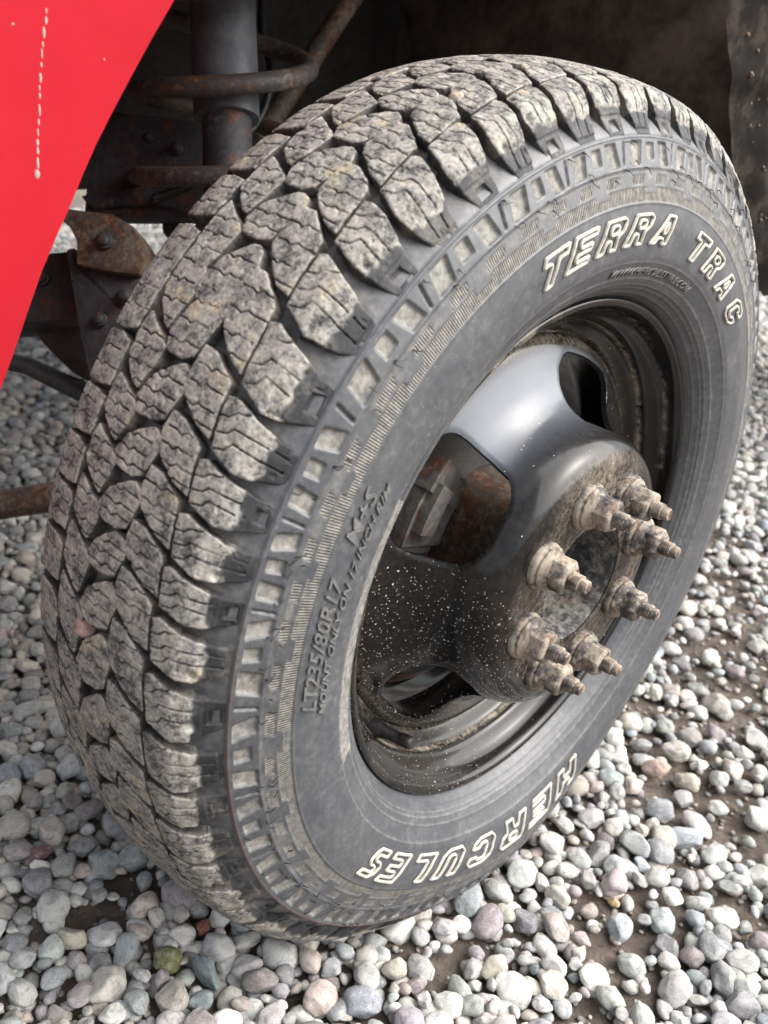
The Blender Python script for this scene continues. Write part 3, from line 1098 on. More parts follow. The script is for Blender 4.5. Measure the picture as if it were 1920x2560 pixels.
def disc_mesh():
    na = 900
    nw = 110
    al = np.arange(na) * 360.0 / na
    wv = np.linspace(0, _w[-1], nw)
    AA, WW = np.meshgrid(al, wv, indexing='ij')
    a_, w_ = AA.ravel(), WW.ravel()

    def sdf(a_, w_):
        r = np.interp(w_, _w, _dr) * 1000
        d = np.full(a_.shape, -99.0)
        for c in HOLES:
            da = ((a_ - c + 180) % 360 - 180)
            x = np.radians(da) * r
            wm, hh = .5 * (w_in + w_out), .5 * (w_out - w_in)
            t = (w_ - wm) / hh
            hw = np.interp(t, [-1.3, -1, -.65, -.2, .4, 1, 1.3], [26, 30, 41, 47, 52, 53, 51])
            rc = 16.0
            qx, qy = np.abs(x) - (hw - rc), np.abs(w_ - wm) - (hh - rc)
            dd = np.hypot(np.maximum(qx, 0), np.maximum(qy, 0)) + np.minimum(np.maximum(qx, qy), 0) - rc
            d = np.maximum(d, -dd)
        return d                                              # <0 : metal
    d = sdf(a_, w_)
    ok = d < .3
    idx = np.arange(na * nw).reshape(na, nw); nx_ = np.roll(idx, -1, 0)
    q = np.stack([idx[:, :-1], nx_[:, :-1], nx_[:, 1:], idx[:, 1:]], -1).reshape(-1, 4)
    q = q[ok[q].all(1)]
    e = np.concatenate([q[:, [0, 1]], q[:, [1, 2]], q[:, [2, 3]], q[:, [3, 0]]])
    key = np.sort(e, 1).astype(np.int64)
    _, inv, cnt = np.unique(key[:, 0] * (na * nw) + key[:, 1], return_inverse=True, return_counts=True)
    rim = e[cnt[inv] == 1]
    hole_rim = rim[(w_[rim[:, 0]] > 5) & (w_[rim[:, 0]] < _w[-1] - 5)]
    bv = np.unique(hole_rim)
    A2, W2 = a_.copy(), w_.copy()
    for _ in range(4):
        dd = sdf(A2[bv], W2[bv]); eps = .05
        r = np.interp(W2[bv], _w, _dr) * 1000
        gx = (sdf(A2[bv] + np.degrees(eps / r), W2[bv]) - dd) / eps
        gy = (sdf(A2[bv], W2[bv] + eps) - dd) / eps
        gn = np.hypot(gx, gy) + 1e-6
        mv = np.clip(dd, -2.5, 2.5)
        A2[bv] -= np.degrees(mv * gx / gn / r); W2[bv] -= mv * gy / gn
    tx, tr = np.gradient(_dx, _w), np.gradient(_dr, _w)
    nn = np.hypot(tx, tr)

    def pos(a_, w_, h):
        x = np.interp(w_, _w, _dx) + h * np.interp(w_, _w, tr / nn)
        r = np.interp(w_, _w, _dr) - h * np.interp(w_, _w, tx / nn)
        t = np.radians(a_)
        return np.stack([x, r * np.cos(t), r * np.sin(t)], -1)
    hsink = -.0012 * np.clip(1 + d / 5.0, 0, 1) ** 2         # rolled edge of the hand holes
    V = pos(A2, W2, hsink)
    thick = -.006
    Vb = pos(A2, W2, np.full(len(A2), thick))
    n = len(V)
    Vd = np.concatenate([V, Vb, V[bv], Vb[bv]])
    mp = -np.ones(n, int); mp[bv] = np.arange(len(bv))
    qb = q[:, ::-1] + n
    r0, r1 = mp[hole_rim[:, 0]], mp[hole_rim[:, 1]]
    B = 2 * n
    qw = np.stack([B + r0, B + len(bv) + r0, B + len(bv) + r1, B + r1], -1)
    a_all = np.concatenate([A2, A2, A2[bv], A2[bv]]); w_all = np.concatenate([W2, W2, W2[bv], W2[bv]])
    r_all = np.interp(w_all, _w, _dr)
    # splashes: thick on the lower left sector, thin above; mud round the studs and on the flange
    sp = sstep(158, 176, a_all) * sstep(272, 235, a_all) * sstep(.095, .125, r_all)
    sp = np.maximum(sp, .025)
    dirt = .26 * sstep(.112, .098, r_all) + .35 * sstep(.125, .115, r_all) * sstep(40, 80, a_all) * sstep(140, 100, a_all) + .04
    dirt = dirt + .35 * sstep(.188, .196, r_all)
    sky_sheen = .85 * sstep(148, 122, a_all) * sstep(45, 75, a_all) * sstep(.194, .182, r_all) * sstep(.128, .156, r_all)  # where the sky's reflection is painted on the upper spoke
    used = np.unique(np.concatenate([q.ravel(), qb.ravel(), qw.ravel()]))
    rm = -np.ones(len(Vd), int); rm[used] = np.arange(len(used))
    Q = rm[np.concatenate([q, qb, qw])]
    Q = Q[:, ::-1]
    me = mesh_np('wheel_disc', Vd[used], Q, M_GLOSS, dict(splash=sp[used], dirt=np.clip(dirt, 0, 1)[used], sky_sheen=sky_sheen[used]))
    return me


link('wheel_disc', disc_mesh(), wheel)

# rim barrel
RIM = [(-.004, .2395), (-.001, .2425), (.0015, .2432), (.0030, .2415), (.0028, .2375), (.0005, .2345), (-.004, .2330), (-.010, .2315), (-.0165, .2285),
       (-.0215, .2235), (-.0250, .2185), (-.0290, .2165), (-.0340, .2160), (-.0390, .2135), (-.0430, .2080), (-.0470, .2025), (-.0540, .2000), (-.0950, .1985),
       (-.1050, .2030), (-.1300, .2130), (-.1550, .2180), (-.1680, .2260), (-.1750, .2400)]
rp = np.array(RIM)
rd = np.r_[0, np.cumsum(np.hypot(*np.diff(rp, axis=0).T))]
rw = np.arange(0, rd[-1], .0012)
rx, rr = np.interp(rw, rd, rp[:, 0]), np.interp(rw, rd, rp[:, 1])
kk = np.exp(-.5 * (np.arange(-4, 5) / 1.4) ** 2); kk /= kk.sum()
rx = np.convolve(np.pad(rx, 4, 'edge'), kk, 'valid'); rr = np.convolve(np.pad(rr, 4, 'edge'), kk, 'valid')
na = 540
al = np.arange(na) * 360 / na
AA, JJ = np.meshgrid(al, np.arange(len(rw)), indexing='ij')
a_, j_ = AA.ravel(), JJ.ravel()
X_, R_ = rx[j_], rr[j_]
V = np.stack([X_, R_ * np.cos(np.radians(a_)), R_ * np.sin(np.radians(a_))], -1)
idx = np.arange(na * len(rw)).reshape(na, -1); nx_ = np.roll(idx, -1, 0)
q = np.stack([idx[:, :-1], idx[:, 1:], nx_[:, 1:], nx_[:, :-1]], -1).reshape(-1, 4)
ridge = np.exp(-((X_ + .0335) / .0026) ** 2) * (R_ < .219) * np.clip(1.1 + .6 * vnoise(a_ * .08, X_ * 0, 0, 41) + .4 * vnoise(a_ * .5, X_ * 300, 0, 42), 0, 1) * 1.6
ridge = np.maximum(ridge, np.exp(-((X_ + .0120) / .0030) ** 2) * np.clip(.35 + .9 * vnoise(a_ * .07, X_ * 0, 5, 43) + .5 * vnoise(a_ * .6, X_ * 300, 0, 44), 0, 1) * (sstep(120, 80, a_) + sstep(330, 345, a_)))
ridge = np.maximum(ridge, .8 * np.exp(-((X_ - .002) / .0022) ** 2) * sstep(95, 110, a_) * sstep(185, 165, a_) * np.clip(.5 + .9 * vnoise(a_ * .4, X_ * 0, 9, 45), 0, 1))
ridge = np.maximum(ridge, .5 * np.exp(-((X_ + .050) / .004) ** 2))
lowa = sstep(165, 190, a_) * sstep(285, 250, a_)
me = mesh_np('rim', V, q, M_GLOSS, dict(splash=np.clip(.35 * lowa + .02, 0, 1), dirt=np.clip(ridge + .02 + .05 * lowa, 0, 2)))
link('rim', me, wheel)

# hub inside the bore
mb = MB()
mb.lathe([(.0455, .0585), (.040, .0560), (.020, .0545), (.004, .0540), (-.002, .0500), (-.002, .0300), (.0015, .0270), (.0015, .0001)], 72)
M_HUB = mat_rusty('dusty_hub_steel', (.03, .03, .032), .12, .62, (.30, .285, .255))
mb.build('hub', M_HUB, wheel)

# eight wheel nuts with washer and stud, turned each its own way
PH = 60.4


def ring_bumps(r0, x0, x1, n, amp, seg):
    pr = []
    for k in range(n * 4 + 1):
        x = x0 + (x1 - x0) * k / (n * 4)
        pr.append((x, r0 + amp * math.cos(k * math.pi / 2)))
    return pr


mb = MB()
mb.lathe([(-.001, .0205), (.0030, .0212), (.0050, .0205), (.0062, .0188), (.0066, .0188), (.0084, .0192), (.0100, .0182), (.0116, .0160), (.0140, .0150), (.0150, .012), (.0150, .0001)], 28)
washer_me = mb.build('washer', M_LUG).data
mb = MB()
hexv = []
AF = .0132
prof = [(.0105, .92), (.0118, 1.0), (.0265, 1.0), (.0288, .86)]
for x, k in prof:
    for i in range(6):
        t = math.pi / 6 + i * math.pi / 3
        hexv.append((x, AF * k / math.cos(math.pi / 6) * math.cos(t), AF * k / math.cos(math.pi / 6) * math.sin(t)))
hq = [(j * 6 + i, j * 6 + (i + 1) % 6, (j + 1) * 6 + (i + 1) % 6, (j + 1) * 6 + i) for j in range(3) for i in range(6)]
hexv += [(.0105, 0, 0), (.0288, 0, 0)]
ht = [(24, (i + 1) % 6, i) for i in range(6)] + [(25, 18 + i, 18 + (i + 1) % 6) for i in range(6)]
mb.add(hexv, hq, ht)
nut_me = mb.build('lug_nut', M_LUG, bevel=.0009, seg=2, angle=20).data
mb = MB()
mb.lathe([(.020, .0070)] + ring_bumps(.0070, .0280, .0385, 6, .00042, 20) + [(.0392, .0060), (.0445, .0056), (.0455, .0048), (.0455, .0001)], 20)
stud_me = mb.build('stud', M_LUG).data
for nm in ('washer', 'lug_nut', 'stud'):
    bpy.data.objects.remove(bpy.data.objects[nm])
for k in range(8):
    t = math.radians(PH - 45 * k)
    loc = (.0462, .085 * math.cos(t), .085 * math.sin(t))
    for nm, me in (('washer', washer_me), ('lug_nut', nut_me), ('stud', stud_me)):
        o = link(nm, me, wheel, loc)
        o.rotation_euler = (random.uniform(0, 6.28), random.uniform(-.03, .03), random.uniform(-.03, .03))

# valve stem at the bottom of the barrel
t = math.radians(221)
c = np.array([math.cos(t), math.sin(t)])
p0 = np.array([-.034, .2085 * c[0], .2085 * c[1]])
mb = MB()
d_ = np.array([.97, -.17 * c[0], -.17 * c[1]]); d_ /= np.linalg.norm(d_)
mb.tube([p0 - d_ * .006, p0, p0 + d_ * .004, p0 + d_ * .010, p0 + d_ * .024], [.0085, .0085, .0075, .0058, .0054], 16)
mb.build('valve_stem', M_BLACKRUB, wheel)
mb = MB()
pr = []
mb.tube([p0 + d_ * .0245, p0 + d_ * .025, p0 + d_ * .035, p0 + d_ * .0365], [.0050, .0062, .0060, .0050], 12)
mb.build('valve_cap', M_BLACKRUB, wheel, smooth=False)

# ---- brake and steering seen through the hand holes (they steer with the wheel but do not turn)
mb = MB()
mb.lathe([(-.085, .060), (-.080, .064), (-.080, .158), (-.082, .160), (-.098, .160), (-.100, .158)], 80)
mb.build('brake_rotor', M_GREYSTEEL, truck, loc=(0, 0, H))
mb = MB()
for (ac, r0, r1, x0, x1, aw) in ((150, .098, .150, -.079, -.045, 15), (139, .110, .152, -.079, -.040, 6), (163, .105, .150, -.079, -.048, 6), (150, .128, .146, -.062, -.034, 9)):
    ring = []
    for aa in np.linspace(ac - aw, ac + aw, 7):
        t = math.radians(aa); ring.append((r1 * math.cos(t), r1 * math.sin(t)))
    for aa in np.linspace(ac + aw, ac - aw, 7):
        t = math.radians(aa); ring.append((r0 * math.cos(t), r0 * math.sin(t)))
    mb.prism([(x0, y, z) for y, z in ring], (x1 - x0, 0, 0))
o = mb.build('brake_caliper', M_CALIPER, truck, bevel=.006, seg=3, loc=(0, 0, H))
mb = MB()
mb.lathe([(-.105, .0001), (-.105, .175), (-.100, .180), (-.104, .183), (-.112, .178), (-.112, .05)], 64)
mb.build('dust_shield', M_BROWNRUST, truck, loc=(0, 0, H))
mb = MB()
mb.lathe([(-.02, .05), (-.08, .062), (-.13, .075), (-.20, .07), (-.22, .05)], 40)
mb.build('steering_knuckle', M_BROWNRUST, truck, loc=(0, 0, H))

# ------------------------------------------------------------------ running gear behind the wheel
# shock absorber: fat upper sleeve, slimmer lower tube
top = at(476, -130, 1.10); jn = at(490, 258, 1.10); bot = at(494, 470, 1.10)
mb = MB()
ax = jn - top
mb.tube([top, top + ax * .5, jn - ax * .03, jn, jn], [.0375, .0375, .0375, .0372, .0300], 40)
mb.build('shock_sleeve', M_SHOCK, truck)
mb = MB()
mb.tube([jn - ax * .02, jn, bot], [.0283, .0283, .0283], 40)
mb.build('shock_tube', M_RUSTBLACK, truck)
# coil spring, about 1.5 turns in view
cc = at(482, 210, 1.12)
upv = np.array([0.0, 0, 1])
path = []
pitch = .092
for k in np.linspace(-2.2, 2.2, 260):
    t = k * 2 * math.pi
    path.append(cc + np.array([.098 * math.cos(t), .098 * math.sin(t), pitch * k]))
path = np.array(path)
# phase so that the front strand falls to the left
ph = math.radians(-158)
rot = np.array([[math.cos(ph), -math.sin(ph), 0], [math.sin(ph), math.cos(ph), 0], [0, 0, 1]])
path = (path - cc) @ rot.T + cc + np.array([0, 0, -.012])
mb = MB()
mb.tube(path[path[:, 2] > .55], .0108, 18)
mb.build('coil_spring', M_RUST, truck)

# bracket plates and axle to the left
def slab(name, pts, depth, thick, mat, bev=.004):
    """pts: photo pixels with optional own depth; a solid plate pushed back from the camera"""
    P = np.array([at(p[0], p[1], p[2] if len(p) > 2 else depth) for p in pts])
    mb_ = MB()
    mb_.prism(P, FWD * thick)
    return mb_.build(name, mat, truck, bevel=bev, seg=2)


slab('shock_bracket', [(200, 235), (438, 262), (452, 420), (420, 470), (180, 470)], 1.17, .03, M_RUSTBLACK)
slab('frame_rail', [(-60, -60), (420, -60), (415, 260), (200, 300), (-60, 420)], 1.30, .06, M_DARK)
slab('spring_seat', [(170, 420), (300, 400), (420, 395), (480, 415), (470, 470), (330, 440), (200, 450)], 1.16, .05, M_RUSTBLACK, .006)
# rusty hanger: curved cap over a tapered plate
mb = MB()
for k in range(8):
    pass
capP = [(128, 470), (145, 450), (240, 462), (285, 486), (308, 520), (312, 560), (300, 592), (245, 588), (165, 570), (165, 520), (150, 490)]
slab('hanger_cap', capP, 1.08, .07, M_BROWNRUST, .007)
slab('hanger_plate', [(140, 538), (160, 532), (175, 572), (245, 590), (300, 594), (300, 700), (240, 850), (195, 800), (168, 700)], 1.095, .05, M_RUSTBLACK, .005)
slab('axle_beam', [(-60, 560), (165, 538), (172, 692), (-60, 700)], 1.14, .10, M_RUSTBLACK, .008)
slab('axle_bracket', [(60, 690), (170, 690), (200, 830), (150, 800), (90, 740)], 1.18, .05, M_DARK, .005)
mb = MB()
mb.tube([at(-40, 770, 1.30), at(60, 790, 1.25), at(185, 850, 1.18), at(260, 905, 1.16)], [.010, .012, .013, .013], 14)
mb.build('steering_arm', M_RUSTBLACK, truck)
mb = MB()
mb.tube([at(-140, 1112, 1.22), at(160, 1066, 1.22), at(360, 1030, 1.22)], [.019, .019, .019], 20)
mb.build('tie_rod', M_BROWNRUST, truck)
mb = MB()
mb.tube([at(560, 300, 1.28), at(655, 155, 1.28), at(770, -20, 1.28), at(830, -110, 1.28)], [.014, .014, .014, .014], 14)
mb.build('brace_rod', M_BROWNRUST, truck)
slab('lower_link', [(345, 445), (372, 440), (420, 520), (400, 560), (350, 500)], 1.2, .04, M_RUSTBLACK, .005)
def bolt(px, py, depth, r):
    p = at(px, py, depth)
    n_ = -FWD
    mb_ = MB()
    mb_.tube([p + FWD * .004, p, p + n_ * r * .25, p + n_ * r * .3], [r * 1.35, r * 1.35, r * 1.35, r * 1.1], 16)
    mb_.tube([p, p + n_ * r * .95, p + n_ * r * 1.1], [r, r, r * .8], 6)
    return mb_.build('bolt', M_RUSTBLACK, truck, smooth=False)


for a_ in ((322, 296, 1.165, .0045), (380, 320, 1.165, .006), (225, 520, 1.075, .007), (270, 640, 1.09, .007), (215, 690, 1.09, .006), (90, 600, 1.135, .007)):
    bolt(*a_)
mb = MB()
pts_ = np.array([at(575, -60, 1.22), at(560, 60, 1.20), at(590, 150, 1.19), at(570, 250, 1.18), at(500, 330, 1.17), at(420, 400, 1.16), at(330, 430, 1.15)])
tt_ = np.linspace(0, len(pts_) - 1, 40)
sm_ = np.stack([np.interp(tt_, np.arange(len(pts_)), pts_[:, k]) for k in range(3)], -1)
for _ in range(6):
    sm_[1:-1] = .5 * sm_[1:-1] + .25 * (sm_[2:] + sm_[:-2])
mb.tube(sm_, .0052, 12)
mb.build('brake_hose', M_BLACKRUB, truck)
# dark engine side wall behind the spring
mb = MB()
mb.prism([(-.86, -.75, .56), (-.86, .80, .56), (-.86, .80, 1.35), (-.86, -.75, 1.35)], (-.05, 0, 0))
mb.build('inner_wing', M_DARK, truck, smooth=False)

# arch liner: a curved sheet behind the tyre with the notched left edge
edge = [(765, -90), (765, 45), (772, 52), (866, 12), (880, 40), (892, 95), (893, 600)]
L = [on_plane(px, py, 1, .66) for px, py in edge]
zb = .36
cols = 40
xs_l = np.array([p[0] for p in L]); zs_l = np.array([p[2] for p in L])
mb = MB()
outline = [(p[0], .66, p[2]) for p in L]
outline[-1] = (outline[-1][0], .66, zb)
outline[0] = (outline[0][0], .66, 1.18)
outline += [(-.165, .66, zb), (-.165, .66, 1.18)]
mb.prism(outline, (0, .006, 0))
o = mb.build('arch_liner', M_LINER, truck, smooth=False)
bm = bmesh.new(); bm.from_mesh(o.data)
bmesh.ops.triangulate(bm, faces=bm.faces)
bmesh.ops.subdivide_edges(bm, edges=[e for e in bm.edges if e.calc_length() > .08], cuts=5, use_grid_fill=False)
bmesh.ops.subdivide_edges(bm, edges=[e for e in bm.edges if e.calc_length() > .05], cuts=2, use_grid_fill=False)
for v in bm.verts:
    x, y, z = v.co
    v.co.y = y - .10 * ((z - .75) / .4) ** 2 * (1 if z > .75 else .3) + .05 * math.sin((x + .2) * 5.0) + .012 * float(vnoise(np.array([x * 6]), np.array([z * 6]), 0, 61)[0])
bm.to_mesh(o.data); bm.free()
for p in o.data.polygons:
    p.use_smooth = True
# gritty outer edge of the arch
mb = MB()
F0 = [on_plane(px, py, 0, -.15) for px, py in ((1578, -120), (1572, 150), (1576, 300), (1570, 420), (1600, 560), (1650, 640))]
F1 = [p + np.array([.01, .20, 0]) for p in F0]
nz = len(F0)
V = []
zz = np.linspace(0, nz - 1, 44)
g0 = np.stack([np.interp(zz, np.arange(nz), [p[k] for p in F0]) for k in range(3)], -1)
for i, p in enumerate(g0):
    for j in range(14):
        f_ = j / 13
        q_ = p + np.array([.012 * math.sin(f_ * 3), .24 * f_, 0])
        q_ = q_ + np.array([.006 * float(vnoise(np.array([p[2] * 30]), np.array([f_ * 6]), 0, 62)[0]), 0, 0])
        V.append(q_)
Q = [(i * 14 + j, (i + 1) * 14 + j, (i + 1) * 14 + j + 1, i * 14 + j + 1) for i in range(43) for j in range(13)]
mb.add(V, Q)
mb.build('arch_edge', M_FLAP, truck)
mb = MB()
for k in range(150):
    i, j = random.randint(0, 41), random.randint(2, 12)
    p = np.array(V[i * 14 + j]) + np.array([.001, random.uniform(0, .015), random.uniform(0, .01)])
    s_ = random.uniform(.0015, .004)
    mb.tube([p - np.array([s_ * .6, 0, 0]), p, p + np.array([s_ * .7, 0, 0])], [s_ * .8, s_, s_ * .4], 6)
o = mb.build('mud_grain', M_BROWNRUST, truck)
o['kind'] = 'stuff'

# red body side in front of the turned wheel, with the arch cut and a folded lip
PN = np.array([math.cos(math.radians(-47)), math.sin(math.radians(-47)), 0.0])    # the truck faces the camera, its wheel is steered
PT = np.array([-PN[1], PN[0], 0.0])                 # along the side, towards the wheel
P0 = at(190, 300, .60)


def on_side(px, py):
    d = ray(px, py)
    return CAM + d * (((P0 - CAM) @ PN) / (d @ PN))


def tz(p):
    return float((p - P0) @ PT), float(p[2])


def side(t_, z_, off=0.0):
    return P0 * np.array([1, 1, 0]) + PT * t_ + PN * off + np.array([0, 0, z_])


edge = [tz(on_side(px / K, py / K)) for px, py in ((555, -190), (500, -108), (434, 0), (376, 100), (319, 205), (278, 283), (241, 356), (207, 433), (175, 512), (138, 596),
                                                    (102, 681), (66, 785), (30, 892), (2, 968), (-60, 1150), (-120, 1330))]
top_arc = [(edge[0][0] + .12 * k, edge[0][1] + (1.04 - edge[0][1]) * math.sin(k * math.pi / 2)) for k in np.linspace(0, 1, 10)[1:]]
prof_ = top_arc[::-1] + edge
tb, zb_ = prof_[-1]
outl = prof_ + [(tb - .45, zb_), (tb - .60, zb_ + .10), (tb - 1.0, .62), (tb - 1.0, 1.22), (prof_[0][0] + .02, 1.22)]
mb = MB()
mb.prism([side(a_, b_) for a_, b_ in outl], -PN * .0022)
fender = mb.build('fender', M_RED, truck, smooth=False, bevel=.0006, seg=2)
mb = MB()
V = []
for a_, b_ in prof_:
    V += [side(a_ - .030, b_, -.0035), side(a_ - .032, b_, -.020)]
Q = [(2 * i, 2 * i + 1, 2 * i + 3, 2 * i + 2) for i in range(len(prof_) - 1)]
mb.add(V, Q)
mb.build('fender_lip', M_RED, fender)
# dried drips running down the paint
mb = MB()


def blob(px, py, rx_, rz_):
    c = tz(on_side(px, py))
    n = 14
    V = [side(c[0], c[1], .0003)]
    for t in np.arange(n) / n * 2 * math.pi:
        V.append(side(c[0] + .55 * rx_ * math.cos(t), c[1] + .55 * rz_ * math.sin(t), .0002))
    for t in np.arange(n) / n * 2 * math.pi:
        V.append(side(c[0] + rx_ * math.cos(t) * random.uniform(.85, 1.1), c[1] + rz_ * math.sin(t), -.0002))
    T = [(0, 1 + i, 1 + (i + 1) % n) for i in range(n)]
    Q = [(1 + i, 1 + n + i, 1 + n + (i + 1) % n, 1 + (i + 1) % n) for i in range(n)]
    mb.add(V, Q, T)


for px, py, a1_, b1_ in ((101, 24, .0008, .0020), (99, 44, .0013, .0026), (95, 70, .0014, .0040), (92, 96, .0009, .0024), (91, 116, .0010, .0034), (89, 140, .0009, .0018),
                         (87, 168, .0010, .0038), (86, 190, .0008, .0022), (86, 207, .0009, .0026), (85, 238, .0008, .0040), (84, 264, .0009, .0022), (82, 286, .0007, .0034),
                         (82, 308, .0012, .0030), (81, 326, .0013, .0034), (81, 352, .0012, .0040), (80, 376, .0022, .0040), (28, 52, .0012, .0009), (226, 128, .0008, .0007)):
    blob(px + random.uniform(-.8, .8), py, a1_ * random.uniform(.6, 1.0), b1_ * random.uniform(.9, 1.25))
o = mb.build('paint_drip', M_DRIP, fender)
o['kind'] = 'stuff'

mb = MB()
mb.prism([side(tb - .50, .30, -.03), side(tb - 1.15, .30, -.03), side(tb - 1.15, .92, -.03), side(tb - .50, .92, -.03)], -PN * .10)  # unseen box added at the front to keep light off the left gravel
mb.build('front_shade_box', M_DARK, truck, smooth=False)

# body shell over the wheel well (out of the picture, lowered and widened to shade the running gear and left gravel)
mb = MB()
mb.prism([(-.16, 2.6, 1.0), (-.16, -.15, 1.0), (-.30, -.36, 1.0), (-.95, -1.25, 1.0), (-2.4, -.4, 1.0), (-1.9, 2.6, 1.0)], (0, 0, .2))
mb.build('body_shade_shell', M_DARK, truck, smooth=False)
mb = MB()
mb.prism([(-.88, -1.40, .60), (-.88, 2.6, .60), (-1.10, 2.6, .60), (-1.10, -1.40, .60)], (0, 0, .16))
mb.build('chassis_rail', M_DARK, truck, smooth=False)
mb = MB()
mb.prism([(-.20, .80, .50), (-.20, 2.6, .50), (-1.6, 2.6, .50), (-1.6, .80, .50)], (0, 0, .70))
mb.build('cab_floor', M_DARK, truck, smooth=False)

# ------------------------------------------------------------------ ground
gx = np.r_[-300, -120, -50, -20, -9, -5, np.arange(-3.2, 1.21, .02), 2.5, 6, 15, 40, 120, 300]
gy = np.r_[-300, -100, -30, -10, -4, -2, np.arange(-.9, 2.6, .02), 3.2, 4, 5.5, 8, 14, 30, 80, 160, 300]
GX, GY = np.meshgrid(gx, gy, indexing='ij')
f1 = np.exp(-np.maximum(0, np.hypot(GX, GY) - 3) / 3)
gz0 = lambda x, y: -.016 + .007 * vnoise(x * 3.1, y * 3.1, 0, 71) + .005 * vnoise(x * 11, y * 11, 0, 72)
GZ = np.where(f1 > .2, gz0(GX, GY) + .0025 * vnoise(GX * 38, GY * 38, 0, 73), -.016)
idx = np.arange(GX.size).reshape(GX.shape)
q = np.stack([idx[:-1, :-1], idx[1:, :-1], idx[1:, 1:], idx[:-1, 1:]], -1).reshape(-1, 4)
ground = link('ground', mesh_np('ground', np.stack([GX, GY, GZ], -1).reshape(-1, 3), q, M_MUD))
ground['kind'] = 'structure'
ground['label'] = 'damp brown mud ground strewn with rounded grey pebbles'

# pebble shapes
def stone_mesh(seed, sub):
    bm = bmesh.new()
    bmesh.ops.create_icosphere(bm, subdivisions=sub, radius=1.0)
    V = np.array([v.co[:] for v in bm.verts]); F = np.array([[v.index for v in f.verts] for f in bm.faces])
    bm.free()
    r_ = np.random.default_rng(seed)
    P = V.copy()
    # cut by a few soft planes to give facets, keep it rounded
    for _ in range(r_.integers(4, 9)):
        n = r_.normal(size=3); n /= np.linalg.norm(n)
        d = r_.uniform(.52, .86)
        k = P @ n
        P -= np.where(k > d, (k - d) * r_.uniform(.75, .98), 0)[:, None] * n
    P *= (1 + .16 * vnoise(V[:, 0] * 1.3 + seed, V[:, 1] * 1.3, V[:, 2] * 1.3, 81) + .05 * vnoise(V[:, 0] * 3.5, V[:, 1] * 3.5 + seed, V[:, 2] * 3.5, 82) + .018 * vnoise(V[:, 0] * 9, V[:, 1] * 9, V[:, 2] * 9 + seed, 83))[:, None]
    P /= np.abs(P).max(0)
    return P, F


HI = [stone_mesh(100 + k, 4) for k in range(14)]
LO = [stone_mesh(100 + k, 2) for k in range(14)]
PALETTE = [((.34, .345, .33), 6), ((.26, .27, .28), 5), ((.42, .415, .385), 5), ((.23, .26, .275), 3), ((.38, .35, .30), 3), ((.34, .29, .26), 1.5), ((.29, .265, .28), 1.3),
           ((.33, .36, .32), 2), ((.17, .175, .18), 2), ((.52, .50, .46), 4), ((.44, .40, .32), 2), ((.42, .34, .29), 1.5), ((.24, .20, .205), 1.5)]
PC = np.array([p for p, _ in PALETTE]); PC = PC * .72 + PC.mean(1, keepdims=True) * .28; PW = np.array([q_ for _, q_ in PALETTE]); PW = PW / PW.sum()

# places where the mud shows (photo points on the ground, radius in metres)
def gpt(px, py):
    return on_plane(px, py, 2, 0.0)


MUDS = [(gpt(1540, 1620), .15), (gpt(1650, 1480), .20), (gpt(1330, 2010), .050), (gpt(1420, 1960), .050), (gpt(1270, 1960), .045), (gpt(1590, 1780), .09), (gpt(1440, 1700), .07),
        (gpt(1230, 1790), .03), (gpt(1500, 1900), .05), (gpt(1380, 2120), .04), (gpt(1640, 1950), .04), (gpt(1600, 1250), .25), (gpt(1500, 1300), .12), (gpt(1250, 2160), .035)]


def mudness(x, y):
    m_ = np.zeros_like(x)
    for c, r in MUDS:
        m_ = np.maximum(m_, 1 - np.hypot(x - c[0], y - c[1]) / r)
    return np.clip(m_ * 1.8 + .35 * vnoise(x * 14, y * 14, 0, 91), 0, 1) * (m_ > -.15)


def project(P):
    d = P - CAM
    z = d @ FWD
    return 960 + 2400 * (d @ RIGHT) / z, 1280 + 2400 * (d @ DOWN) / z, z


SPECIAL = [  # photo point, size (m), colour, shape, aspect, yaw, label
    (358, 2063, .0150, (.135, .140, .050), 3, (1.0, .85, .75), .4, 'olive green mossy pebble among the grey ones below the tyre'),
    (437, 1992, .0105, (.20, .060, .028), 5, (1.0, .75, .7), 1.9, 'small rust red wet pebble close under the tyre tread'),
    (88, 1846, .0125, (.145, .070, .080), 8, (1.0, .62, .7), 1.4, 'pointed plum red pebble in the shade left of the tyre'),
    (1485, 1797, .0225, (.36, .385, .41), 2, (1.0, .62, .6), .75, 'largest smooth blue-grey oval pebble beside the bare mud'),
    (1421, 1657, .0190, (.42, .31, .255), 6, (1.0, .72, .65), .2, 'salmon pink pebble touching a cream oval one by the tyre'),
    (1463, 1617, .0205, (.47, .45, .405), 4, (1.0, .72, .65), .35, 'large cream oval pebble lying against a salmon pink one'),
    (1330, 1938, .0070, (.50, .33, .17), 7, (1.0, .7, .7), .3, 'tiny amber orange pebble on the brown mud'),
    (30, 1787, .0190, (.34, .325, .295), 9, (1.0, .92, .6), .9, 'broad round flat beige-grey pebble left of the tyre foot'),
    (447, 2085, .0215, (.17, .205, .21), 1, (1.0, .45, .6), -.1, 'long dark slate blue pebble below the tyre, next to an olive one'),
    (155, 2018, .0145, (.47, .43, .33), 11, (1.0, .7, .75), .7, 'blocky cream yellow pebble in the dark gravel at lower left'),
]
SP_XY = [gpt(a_[0], a_[1]) for a_ in SPECIAL]


